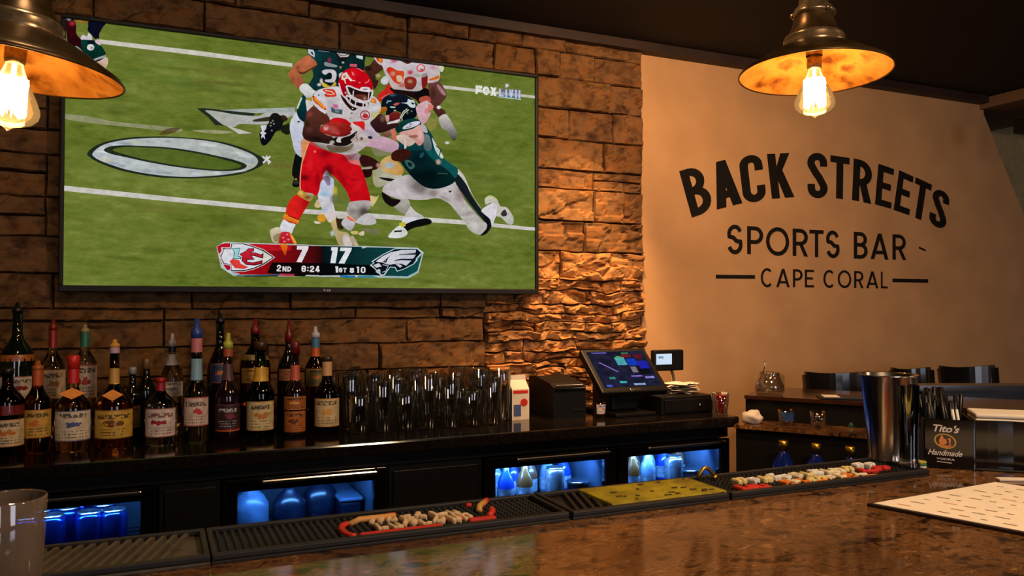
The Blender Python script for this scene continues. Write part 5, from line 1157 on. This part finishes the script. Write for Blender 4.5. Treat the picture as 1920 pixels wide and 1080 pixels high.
# brass hoop between the two right mats
p = onZ(1352, 888, BT+.02)
t = thing('brass_hoop', 'curved brass bottle-opener hoop standing up from the yellow-green mat', 'opener', (p.x, -1.635, BT+.012))
b = MB(); b.tube([(-.012-.025+.034*k/10, 0, .001+.016*math.sin(math.pi*(k/10)**.8)) for k in range(11)]+[(-.004,-.006,.003),(-.012,-.008,.001)], .0032, 8); obj('hoop', b, M['goldwire'], t, local=True)
# rubber bar edge bumper
M['realglass'] = glass('heavy_glass', (250,248,244), .01)
# steel shaker tin and the small glass in front of it
p = onZ(1677, 876, BT); dpt = depth((p.x, p.y, 1.2))
t = thing('shaker_tin', 'tall steel cocktail shaker tin standing by the end of the right mat', 'shaker', (p.x+.016, p.y+.024, BT))
r0, r1 = .037*1.0, .0500; zt = (CAM.z + (570-704)/FPX*(dpt+.01)) - BT
b = MB(); b.lathe([(.0001,0),(r0*.95,0),(r0,.003),(r0+.0006,.014),(r0-.001,.018),(r1,zt-.002),(r1+.0016,zt-.001),(r1+.0012,zt+.001),(r1-.001,zt),(r0-.003,.02),(.0001,.018)], 40, cap=False); obj('tin_wall', b, M['steel'], t, local=True)
p2 = onZ(1696, 885, BT)
t = thing('footed_glass', 'slim clear glass with a thick foot standing against the steel shaker', 'glass', (p2.x+.004, p2.y-.006, BT))
z2 = zt-.012
b = MB(); b.lathe([(.0001,0),(.0165,0),(.018,.003),(.0175,.012),(.0155,.02),(.0185,z2-.001),(.0178,z2),(.017,z2-.001),(.0136,.026),(.0001,.022)], 28, cap=False); obj('glass_wall', b, M['realglass'], t, local=True)
# lime wedge, coaster stack
p = onZ(1651, 872, BT); t = thing('lime_wedge', 'yellow-green lime wedge lying at the left foot of the shaker', 'lime', (p.x-.004, p.y+.006, BT))
b = MB(); n_ = 10; vs = [(0,-.014,.001),(0,.014,.001)]; fs = []
for k in range(n_+1): a_ = math.pi*k/n_*.55; vs += [(.015*math.cos(a_), -.013, .0005+.015*math.sin(a_)), (.015*math.cos(a_), .013, .0005+.015*math.sin(a_))]
for k in range(n_): a_ = 2+2*k; fs.append((a_, a_+1, a_+3, a_+2)); fs.append((0, a_, a_+2)); fs.append((1, a_+3, a_+1))
fs += [(0,1,3,2), (0, 2+2*n_, 3+2*n_, 1)]
b.add(vs, fs); obj('wedge', b, mat('lime_flesh', (176,170,40), .4, var=.25, scale=90), t, local=True)
p = onZ(1728, 877, BT)
for k, (c, lab) in enumerate((((206,206,196),'white card coaster at the bottom of the small stack by the shaker'), ((60,110,80),'green card coaster in the middle of the small stack by the shaker'), ((176,170,70),'yellow-green card coaster on top of the small stack by the shaker'))):
    b = MB(); b.bbox((-.008,-.03,k*.0045),(.008,.012,k*.0045+.004),.001)
    o = obj('card_coaster', b, mat('coaster_card', c, .7), None); o.location = (p.x-.004, p.y+.022, BT); tag(o, lab, 'coaster', 'coasters stacked by the shaker')
# ------------------------------------------------------------ napkin and straw caddy
A = onZ(1733, 877, BT); Bp = onZ(1829, 883, BT)
e = (Bp-A); wC = e.length; e.normalize(); nr = Vector((e.y, -e.x, 0)); nr = nr if nr.y < 0 else -nr        # nr: towards the camera
RC = Matrix((e, -nr, Vector((0,0,1)))).transposed().to_4x4(); RC.translation = A
hC = CAM.z-BT-(785-570)/FPX*depth(A)
t = thing('bar_caddy', 'black plastic napkin and straw caddy with a printed logo beside the steel shaker', 'caddy', tuple(A))
def cb(mb, a_, c_, r=.002): mb.bbox(a_, c_, r, RC)
dC = .115; w3 = .12
b = MB(); cb(b, (0,0,0), (wC,.004,hC)); obj('front_panel', b, M['blackgloss'], t)
b = MB(); cb(b,(0,.004,0),(wC+w3,dC,.004)); cb(b,(0,.004,.004),(.004,dC,hC)); cb(b,(0,dC,0),(wC+w3,dC+.004,hC)); cb(b,(wC-.002,.004,.004),(wC+.002,dC,hC*.98)); cb(b,(wC+w3-.004,.012,.004),(wC+w3,dC,hC)); obj('tray', b, M['plastic'], t)
b = MB()
b.prism([RC@Vector((wC+.002+w3*u, .006+.012*math.sin(math.pi*u*.9)*1.0-.012*u, 0)) for u in (0,.08,.16,.3,.5,.7,.85,1)]+[RC@Vector((wC+.002+w3*u, .010+.012*math.sin(math.pi*u*.9)*1.0-.012*u, 0)) for u in (1,.85,.7,.5,.3,.16,.08,0)], (0,0,hC*1.0)); obj('curved_panel', b, M['blackgloss'], t)
# printed logo: flat lettering on the front panel
def fp(px, py):                                               # photo pixel on the front panel's face
    d = ray(px, py); N_ = nr; P0 = A+nr*.0006; k_ = (P0-CAM).dot(N_)/d.dot(N_); return CAM+d*k_
def text_quad(name, s, quad, mt, shear=.3, bold=.02):
    cu = bpy.data.curves.new(name, 'FONT'); cu.body = s; cu.shear = shear; cu.offset = bold; cu.resolution_u = 3
    o = bpy.data.objects.new(name, cu); C.objects.link(o)
    me = o.to_mesh(); vs = [q.co.copy() for q in me.vertices]; fs = [list(p_.vertices) for p_ in me.polygons]; o.to_mesh_clear()
    bpy.data.objects.remove(o); bpy.data.curves.remove(cu)
    xs = [q.x for q in vs]; ys = [q.y for q in vs]; xa, xb, ya, yb = min(xs), max(xs), min(ys), max(ys)
    b = MB(); b.add([quadmap(quad, (q.x-xa)/(xb-xa), (q.y-ya)/(yb-ya)) for q in vs], fs, False)
    return obj(name, b, mt, t, fix=False)
PR_ = mat('pale_logo_print', (206,196,186), .5, var=.08)
cq = lambda L_: [fp(1720+x/9, 770+y/9) for x, y in L_]
text_quad('logo_name', "Tito's", cq([(268,222),(722,262),(700,385),(268,348)]), PR_, .25, .022)
text_quad('logo_line', "Handmade", cq([(178,640),(775,690),(758,785),(178,735)]), PR_, .35, .018)
text_quad('logo_word', "VODKA", cq([(325,785),(635,815),(632,850),(325,820)]), PR_, 0, .012)
b = MB(); b.add(cq([(330,848),(580,880),(580,892),(330,860)]), [(3,2,1,0)]); obj('logo_rule', b, PR_, t, fix=False); b = MB()
ring = []; n_ = 32
for k in range(n_):
    a_ = 2*math.pi*k/n_
    for rr in (1.0, .86): ring.append(fp(1720+(470+188*rr*math.cos(a_)*1.0+10*math.sin(a_))/9, 770+(514+126*rr*math.sin(a_)+24*math.cos(a_))/9))
b.add(ring, [(2*k, 2*((k+1) % n_), 2*((k+1) % n_)+1, 2*k+1) for k in range(n_)], False); obj('logo_ring', b, mat('gold_print', (190,150,70), .45), t, fix=False)
b = MB()
for pl in ('400,425 425,415 440,455 490,500 495,550 450,575 390,565 365,515 375,480', '500,480 560,470 560,560 540,600 530,500', '365,555 420,580 560,590 600,550 560,610 460,625 390,600'):
    pp = [tuple(map(float, q.split(','))) for q in pl.split()]; pp = [(q.x, q.y) for q in smooth(pp)]
    W_ = cq(pp); b.add(W_, [tuple(r_) for r_ in geometry.tessellate_polygon([[Vector((x,y,0)) for x, y in pp]])])
obj('logo_picture', b, mat('copper_print', (214,130,60), .45), t, fix=False)
# straws and napkins
tA = lambda u, v, z: RC@Vector((u, v, z))
rg = random.Random(11); SW = mat('black_straw', (10,9,9), .35, spec=.3)
for k in range(46):
    u0, v0 = rg.uniform(.012,wC-.012), rg.uniform(.02,dC-.02); du, dv = rg.uniform(-.035,.008), rg.uniform(-.01,.02)
    hh_ = rg.uniform(.112,.142)
    b = MB(); b.tube([tA(u0,v0,.0055), tA(u0+du,v0+dv,hh_)], .0040, 7)
    o = obj('drinking_straw', b, SW, None); tag(o, 'black drinking straw standing in the caddy beside the shaker', 'straw', 'black straws in the bar caddy')
for k in range(2):
    u0 = .052+.007*k; b = MB(); b.tube([tA(u0+.012,.0095+.001,.0055), tA(u0-.004,.0095,hC+.018)], .0022, 7)
    o = obj('drinking_straw', b, M['white'], None); tag(o, ['white straw, left of the two white ones in the caddy','white straw, right of the two white ones in the caddy'][k], 'straw', 'white straws in the bar caddy')
for k in range(5):
    b = MB(); z_ = hC*.62+k*.009; cb(b, (wC+.006, .028, z_), (wC+w3-.008, dC-.002, z_+.008), .003)
    o = obj('paper_napkin', b, M['paper'], None); tag(o, 'white folded paper napkin stacked in the right half of the black caddy', 'napkin', 'napkins in the bar caddy')
b = MB(); cb(b, (wC+.006,.028,.0045), (wC+w3-.008,dC-.002,hC*.62), .003); o = obj('napkin_block', b, M['paper'], None); tag(o, 'thick white block of paper napkins under the loose ones in the caddy', 'napkins')
# menu on a dark board
q = [onZ(*z_, BT+.004) for z_ in ((1638,945),(1862,906),(1920,998))]
u_, v_ = q[1]-q[0], q[2]-q[0]
u_ = u_*1.02; L2 = v_.normalized()*.36; c4 = [q[0], q[0]+u_, q[0]+u_+L2, q[0]+L2]
t = thing('menu', 'white printed menu on a dark board lying on the granite bar', 'menu', tuple(q[0]-Vector((0,0,.004))))
g = (u_.normalized()+L2.normalized())*.006
b = MB(); b.prism([Vector((p_.x, p_.y, BT+.0005)) for p_ in (c4[0]-g, c4[1]+u_.normalized()*.006-L2.normalized()*.006, c4[2]+g, c4[3]-u_.normalized()*.006+L2.normalized()*.006)], (0,0,.004)); obj('menu_board', b, mat('dark_brown_board', (40,22,16), .5), t)
b = MB(); b.prism([Vector((p_.x, p_.y, BT+.0046)) for p_ in c4], (0,0,.0008)); pg = obj('menu_page', b, mat('cream_page', (244,230,210), .6, var=.05), t)
b1, b2_ = MB(), MB(); rg = random.Random(2); un, vn = u_.normalized(), L2.normalized()
for i in range(9):
    for j in range(12):
        if rg.random() < .2: continue
        s0 = q[0]+un*(.02+u_.length*.92*i/9.0)+vn*(.02+.028*j); ln = rg.uniform(.006,.02)
        bb_ = b2_ if rg.random() < .35 else b1
        P4 = [s0, s0+vn*ln, s0+vn*ln+un*.004, s0+un*.004]; bb_.add([Vector((p_.x, p_.y, BT+.0056)) for p_ in P4], [(0,1,2,3)])
obj('print_lines', b1, mat('grey_ink', (120,100,90), .7), pg); obj('print_pictures', b2_, mat('orange_ink', (206,140,70), .7), pg)
p = onZ(1898, 909, BT); b = MB(); b.bbox((-.05,-.012,0),(.06,.004,.004),.001, Matrix.Rotation(-.5,4,'Z')); o = obj('folded_card', b, M['paper'], None); o.location = (p.x+.055, p.y+.012, BT); tag(o, 'thin pale folded card lying behind the far corner of the menu', 'card')
# tumbler at the lower left, close to the lens
p = CAM+ray(12, 1010)*.84
t = thing('water_tumbler', 'clear tumbler at the lower left corner of the bar, close to the camera', 'tumbler', (p.x, p.y, BT))
hT = CAM.z-.84*(932-570)/FPX-BT
b = MB(); b.lathe([(.0001,0),(.031,0),(.033,.004),(.0375,hT-.002),(.0366,hT),(.0352,hT-.002),(.031,.014),(.0001,.012)], 32, cap=False); obj('glass_wall', b, M['hazy'], t, local=True)
# ============================================================ side bar at the right
e2 = Vector((.57,-.82,0)).normalized(); n2 = Vector((.82,.57,0)).normalized()
S0 = Vector((1.755,-.585,0)); LW = 1.10
sb = thing('side_bar', 'dark side bar turning away at the right with a brown lower ledge', 'bar', (2.1,-.95,0))
def pr(poly, z0_, z1_, name, mt, par=sb):
    b = MB(); b.prism([Vector((p_.x, p_.y, z0_)) for p_ in poly], (0,0,z1_-z0_)); return obj(name, b, mt, par)
def strip4(o0, o1, l0=0, l1=LW): return [S0+e2*l0+n2*o0, S0+e2*l1+n2*o0, S0+e2*l1+n2*o1, S0+e2*l0+n2*o1]
LZ, UZ = 1.0, 1.085
pr(strip4(.0,.14), LZ-.012, LZ, 'ledge', M['granite'])
pr(strip4(.02,.13), .0, LZ-.012, 'cabinet', M['cabinet'])
pr(strip4(.14,.18), .0, UZ-.012, 'riser', M['black'])
pr(strip4(.125,.46), UZ-.012, UZ, 'upper_top', mat('dark_polished_wood', (52,28,16), .16, var=.4, scale=14))
# bottle rail hung on the side bar
t = thing('bottle_rail', 'steel bottle rail hung on the side bar behind the right mat', 'rail', tuple(S0+e2*.45-n2*.03+Vector((0,0,.80))))
b = MB()
for zz_, oo in ((.80,-.105),(.86,-.11),(.80,-.02)): b.tube([S0+e2*.12+n2*oo+Vector((0,0,zz_)), S0+e2*.92+n2*oo+Vector((0,0,zz_))], .005, 6)
for l_ in (.12,.52,.92): b.tube([S0+e2*l_-n2*.0+Vector((0,0,.80)), S0+e2*l_-n2*.11+Vector((0,0,.80)), S0+e2*l_-n2*.11+Vector((0,0,.862))], .004, 6)
pr([S0+e2*.12-n2*.10, S0+e2*.92-n2*.10, S0+e2*.92-n2*.02, S0+e2*.12-n2*.02], .79, .796, 'rail_floor', M['darksteel'], t); obj('rail', b, M['darksteel'], t)
BB = mat('deep_blue_glass_bottle', (10,30,110), .08, spec=.8)
pb = None
for k in range(8):
    loc = S0+e2*(.17+k*.098)-n2*.055+Vector((0,0,.797))
    if pb is None:
        pb = thing('liqueur_bottle', 'dark blue bottle with a gold cap in the rail on the side bar', 'bottle', tuple(loc), 'blue bottles in the side bar rail')
        b = MB(); b.lathe([(.03,0),(.034,.005),(.034,.10),(.014,.135),(.013,.15)], 16); obj('bottle_glass', b, BB, pb, local=True)
        b = MB(); b.lathe([(.0145,.142),(.0155,.172),(.012,.174)], 12); obj('bottle_cap', b, M['goldwire'], pb, local=True)
    else: dup(pb, tuple(loc))
# things on the lower ledge
def onL(px, py, z): return onZ(px, py, z)
p = onL(1404, 786, LZ); t = thing('crumpled_towel', 'crumpled white and cream cloth on the left end of the brown ledge', 'cloth', tuple(S0+e2*.045+n2*.055+Vector((0,0,LZ))))
bm = bmesh.new(); bmesh.ops.create_icosphere(bm, subdivisions=3, radius=1)
for v in bm.verts:
    c_ = v.co.normalized(); r_ = 1+.35*noise.noise(c_*1.6)+.06*noise.noise(c_*6); v.co = Vector((c_.x*.034*r_, c_.y*.03*r_, max(.0,.022+c_.z*.024*r_)))
b = MB(); bm.verts.index_update(); b.add([v.co.copy() for v in bm.verts], [[v.index for v in f.verts] for f in bm.faces], True); bm.free(); obj('towel', b, M['paper'], t, local=True)
for px, py, mt, lab, s in ((1442, 793, mat('blue_tint_glass', (50,80,130), .1, var=.4), 'blue-printed short glass on the brown ledge', 1), (1484, 785, M['shell'], 'clear short glass on the brown ledge, right of the blue-printed one', 1)):
    p = onL(px, py, LZ); t = thing('short_glass', lab, 'glass', tuple(S0+e2*(.15 if px == 1442 else .25)+n2*.075+Vector((0,0,LZ))), 'glasses on the side bar ledge')
    b = MB(); b.lathe([(.0001,0),(.022,0),(.028,.052),(.0265,.052),(.0205,.006),(.0001,.006)], 20, cap=False); obj('glass_wall', b, M['shell'], t, local=True)
    b = MB(); b.lathe([(.0245,.016),(.0275,.046)], 20, cap=False, a0=-2.8, a1=-.2); obj('print_panel', b, mt if mt is not M['shell'] else M['paper'], t, local=True) if px == 1442 else None
p = onL(1602, 803, LZ); t = thing('green_cone', 'small green pouring cone on the right part of the brown ledge', 'pourer', (p.x+.02, p.y+.03, LZ)); b = MB(); b.lathe([(.018,0),(.016,.012),(.006,.045),(.005,.05)], 14); obj('cone', b, mat('green_plastic', (40,86,66), .4), t, local=True)
# glass pitcher on the upper top
p = CAM+ray(1411, 738)*2.78; s0 = 2.78/FPX
t = thing('glass_pitcher', 'round clear glass pitcher on the left end of the side bar', 'pitcher', (S0.x+n2.x*.19+e2.x*.07, S0.y+n2.y*.19+e2.y*.07, UZ))
b = MB(); b.lathe([(.0001,0),(.042,0),(.050,.012),(.050,.035),(.038,.062),(.033,.072),(.036,.078),(.034,.078),(.031,.071),(.036,.06),(.047,.035),(.047,.013),(.0001,.006)], 28, cap=False); obj('glass_wall', b, M['shell'], t, local=True)
b = MB(); b.tube([(.034,0,.07),(.06,0,.062),(.064,0,.035),(.048,0,.018)], .004, 8); obj('handle', b, M['shell'], t, local=True)
b = MB(); b.tube([(-.03,.0,.076),(-.02,0,.10),(-.022,0,.112)], .002, 6); b.lathe([(.0001,-.003),(.004,0),(.0001,.004)], 10, Matrix.Translation((-.022,0,.115))); obj('stirring_rod', b, M['chrome'], t, local=True)
p = S0+e2*.50+n2*.17; t = thing('wrapped_napkin', 'cream folded napkin on the side bar just left of the shaker', 'napkin', (p.x, p.y, UZ))
b = MB(); b.prism([(-.022,-.02,0),(.022,-.02,0),(.004,-.004,.05),(-.004,-.004,.05)], (0,.024,0)); obj('fold', b, M['paper'], t, local=True)
p = S0+e2*.30+n2*.20; t = thing('menu_stand', 'flat dark menu holder lying on the side bar', 'menu', (p.x,p.y,UZ)); b = MB(); b.bbox((-.07,-.05,0),(.07,.05,.008),.002, Matrix.Rotation(-.6,4,'Z')); obj('holder', b, M['black'], t, local=True)
b = MB(); b.bbox((-.06,-.045,.0082),(-.01,.02,.009),.0003, Matrix.Rotation(-.6,4,'Z')); obj('page', b, M['paper'], t, local=True)
# ------------------------------------------------------------ high-back stools and a stand-in partition by the plaster wall
WOODB = mat('near_black_wood', (20,17,16), .22, var=.3, scale=10, coat=.3)
def stool(lab, c, ang, w_, top, backh=.115):
    t = thing('bar_stool', lab, 'stool', (c.x, c.y, 0), 'dark stools by the plaster wall', ang)
    hw = w_/2; sh_ = .74
    b = MB(); b.bbox((-hw,-.17,sh_),(hw,.17,sh_+.04),.012); obj('seat', b, WOODB, t, local=True)
    for sx in (-1,1):
        b = MB(); b.tube([(sx*hw*.95,.17,0),(sx*hw*.93,.155,sh_),(sx*hw,.20,top)], [.014,.015,.016], 8); obj('back_post', b, WOODB, t, local=True)
        b = MB(); b.tube([(sx*hw*.95,-.16,0),(sx*hw*.9,-.14,sh_)], [.014,.016], 8); obj('front_leg', b, WOODB, t, local=True)
    b = MB(); n_ = 10; vs = []; fs = []
    for i in range(n_+1):
        u = i/n_*2-1; y = .20+.03*(1-u*u); dz = -.010*(1-u*u)
        for yy, zz_ in ((y-.010, top-backh-.02+dz*.3), (y+.010, top-backh-.02+dz*.3), (y+.014, top+.012+dz), (y-.006, top+.012+dz)): vs.append((u*hw, yy, zz_))
    for i in range(n_):
        for k in range(4): fs.append((i*4+k, i*4+(k+1) % 4, i*4+4+(k+1) % 4, i*4+4+k))
    fs += [(0,1,2,3), tuple(n_*4+k for k in (3,2,1,0))]
    b.add(vs, fs, False); obj('back_rail', b, WOODB, t, local=True)
    b = MB(); b.box((-hw*.93,.18,sh_+.14),(hw*.93,.195,sh_+.18)); obj('lower_rail', b, WOODB, t, local=True)
    b = MB(); b.tube([(-hw*.93,-.15,.25),(hw*.93,-.15,.25)], .01, 8); b.tube([(-hw*.94,.165,.3),(hw*.94,.165,.3)], .01, 8); obj('foot_rail', b, WOODB, t, local=True)
    return t
def at(px, py, d): return CAM+ray(px, py)*d
ang0 = -YAW*.2
p = at(1559, 702, 3.12); stool('dark stool with a glossy back rail, left of the shaker', p-Vector((.03,.20,0)), -.30, .27, p.z)
p = at(1812, 690, 3.42); stool('dark stool against the plaster wall above the caddy', p-Vector((.05,.20,0)), -.25, .255, p.z, .085)
p = at(1700, 694, 3.3); stool('dark stool mostly hidden behind the shaker', p-Vector((.03,.20,0)), -.25, .17, p.z, .06)
pa, pb_ = at(1728, 722, 2.86), at(2010, 712, 2.86)
b = MB(); dd = (pb_-pa); dd.z = 0; dd.normalize(); nn = Vector((-dd.y, dd.x, 0))
b.prism([Vector((q.x, q.y, 0)) for q in (pa, pb_, pb_+nn*.05, pa+nn*.05)], (0,0,pa.z-.02)); par_ = obj('stand_in_partition', b, WOODB); par_['kind'] = 'structure'  # made-up half wall keeping this stretch dark, in place of tables and chairs
b = MB(); b.prism([Vector((q.x, q.y, pa.z-.02)) for q in (pa-nn*.02-dd*.02, pb_-nn*.02, pb_+nn*.07, pa+nn*.07-dd*.02)], (0,0,.02)); obj('cap_rail', b, WOODB, par_)
# wall lamp at the far right edge
p = at(1916, 236, 3.6)
t = thing('wall_speaker', 'small black speaker under the soffit at the right edge', 'speaker', (p.x+.03, p.y, p.z))
b = MB(); b.bbox((-.035,-.04,-.03),(.05,.04,.035),.008); obj('speaker_box', b, M['plastic'], t, local=True); b = MB(); b.tube([(.0,0,.034),(.0,0,.10)], .008, 8); obj('bracket', b, M['plastic'], t, local=True)
# ============================================================ pendant lamps
def shade_mat(name):
    m, n, l, bs = nt(name)
    tc = n.new('ShaderNodeTexCoord'); nz = n.new('ShaderNodeTexNoise'); nz.inputs['Scale'].default_value = 14; nz.inputs['Detail'].default_value = 5; l.new(tc.outputs['Object'], nz.inputs['Vector'])
    r = ramp(n, [(.34, (110,66,28)), (.46, (200,146,70)), (.58, (222,172,96)), (.72, (140,92,42))]); l.new(nz.outputs['Fac'], r.inputs['Fac']); l.new(r.outputs[0], bs.inputs['Base Color'])
    bs.inputs['Metallic'].default_value = .1; bs.inputs['Roughness'].default_value = .45
    return m
SHI = shade_mat('aged_brass_lining'); SHO = mat('dark_bronze', (84,64,38), .3, .7, var=.45, scale=26); SOC = mat('old_nickel', (150,128,98), .26, .8, var=.4, scale=60)
def bulb_glass():
    m, n, l, bs = nt('warm_bulb_glass'); n.remove(bs)
    tr = n.new('ShaderNodeBsdfTransparent'); tr.inputs['Color'].default_value = (1,.86,.62,1)
    gl = n.new('ShaderNodeBsdfGlossy'); gl.inputs['Roughness'].default_value = .04
    em = n.new('ShaderNodeEmission'); em.inputs['Color'].default_value = (1,.50,.15,1); em.inputs['Strength'].default_value = .5
    ad = n.new('ShaderNodeAddShader'); l.new(tr.outputs[0], ad.inputs[0]); l.new(em.outputs[0], ad.inputs[1])
    lw = n.new('ShaderNodeLayerWeight'); lw.inputs['Blend'].default_value = .25
    x = n.new('ShaderNodeMixShader'); l.new(lw.outputs['Fresnel'], x.inputs['Fac']); l.new(ad.outputs[0], x.inputs[1]); l.new(gl.outputs[0], x.inputs[2])
    l.new(x.outputs[0], n['Material Output'].inputs['Surface'])
    return m
BUG = bulb_glass()
def pendant(lab, rim, roll, pitch, W_):
    t = thing('pendant_lamp', lab, 'lamp', tuple(rim), 'bronze pendant lamps over the bar')
    h = ZC-rim.z
    t.rotation_euler = (0,0,0)
    Rm = Matrix.Rotation(roll, 4, fw) @ Matrix.Rotation(pitch, 4, rt)
    def ob(name, mb, mt, par=t):
        mb.v = [tuple(Rm @ Vector(q)) for q in mb.v]; return obj(name, mb, mt, par, local=True)
    b = MB(); b.lathe([(.18,0),(.181,.003),(.176,.010),(.150,.026),(.118,.046),(.092,.060),(.074,.068)], 56, cap=False)
    s = ob('lamp_shade', b, SHO)
    b = MB(); b.lathe([(.1795,.0005),(.174,.006),(.148,.022),(.116,.042),(.090,.056),(.072,.064),(.05,.066),(.03,.067)], 56, cap=False); ob('shade_lining', b, SHI, s)
    b = MB(); b.tube([(.1802*math.cos(2*math.pi*k/56), .1802*math.sin(2*math.pi*k/56), .001) for k in range(56)], .0022, 6, closed=True); ob('rim_bead', b, SHO, s)
    b = MB(); b.lathe([(.074,.066),(.075,.074),(.071,.080),(.073,.086),(.069,.094),(.062,.098)], 36, cap=False); ob('collar', b, SOC)
    b = MB(); b.lathe([(.066,.096),(.055,.112),(.049,.130),(.047,.146)], 32, cap=False); ob('neck', b, SHO)
    b = MB(); b.lathe([(.047,.144),(.052,.148),(.052,.154),(.046,.158),(.046,.164),(.036,.170),(.034,.190),(.030,.194),(.030,.20),(.012,.205)], 32); ob('socket_cap', b, SOC)
    for k in range(3): a_ = 2*math.pi*k/3+.4; b = MB(); b.lathe([(.0001,-.004),(.006,-.003),(.006,.004),(.0001,.006)], 10, Matrix.Translation((.05*math.cos(a_), .05*math.sin(a_), .15)) @ Matrix.Rotation(a_,4,'Z') @ Matrix.Rotation(math.pi/2,4,'Y')); ob('set_screw', b, SOC)
    top = Rm @ Vector((0,0,.20)); b = MB(); b.tube([tuple(top), (top.x, top.y, h-.02)], .010, 10); b.lathe([(.05,h-.03),(.055,h-.02),(.055,h-.001)], 24, Matrix.Translation((top.x, top.y, 0))); obj('hanging_rod', b, SHO, t, local=True)
    b = MB(); b.lathe([(.020,.045),(.020,.066),(.024,.066)], 20, cap=False); b.lathe([(.0001,.012),(.016,.012),(.018,.02),(.018,.05),(.0001,.05)], 20, cap=False); ob('bulb_socket', b, SOC)
    b = MB(); pf = [(.0145,.014),(.017,.004),(.022,-.010),(.031,-.030),(.041,-.050),(.0475,-.066),(.0485,-.074),(.046,-.084),(.036,-.094),(.020,-.100),(.008,-.103),(.0025,-.109),(.0001,-.110)]
    b.lathe(pf, 36, cap=False); bu = ob('bulb', b, BUG)
    b = MB()
    for k in range(10):
        a0_, a1_ = 2*math.pi*k/10, 2*math.pi*(k+.5)/10
        b.tube([(.020*math.cos(a0_),.020*math.sin(a0_),-.014),(.0215*math.cos(a1_),.0215*math.sin(a1_),-.078),(.020*math.cos(a1_+.31),.020*math.sin(a1_+.31),-.014)], .0058, 6)
    b.tube([(0,0,.012),(0,0,-.03)], .004, 8); fm = emit('glowing_filament', (255,188,116), W_); ob('filament', b, fm, bu)
pendant('bronze pendant lamp at the upper right before the lettered wall', CAM+ray(1527,139)*1.98, math.radians(.5), math.radians(-2), BULB_W)
pendant('bronze pendant lamp cut off by the upper left corner', CAM+ray(26,132)*1.44, math.radians(5.0), math.radians(-1), BULB_W*.5)
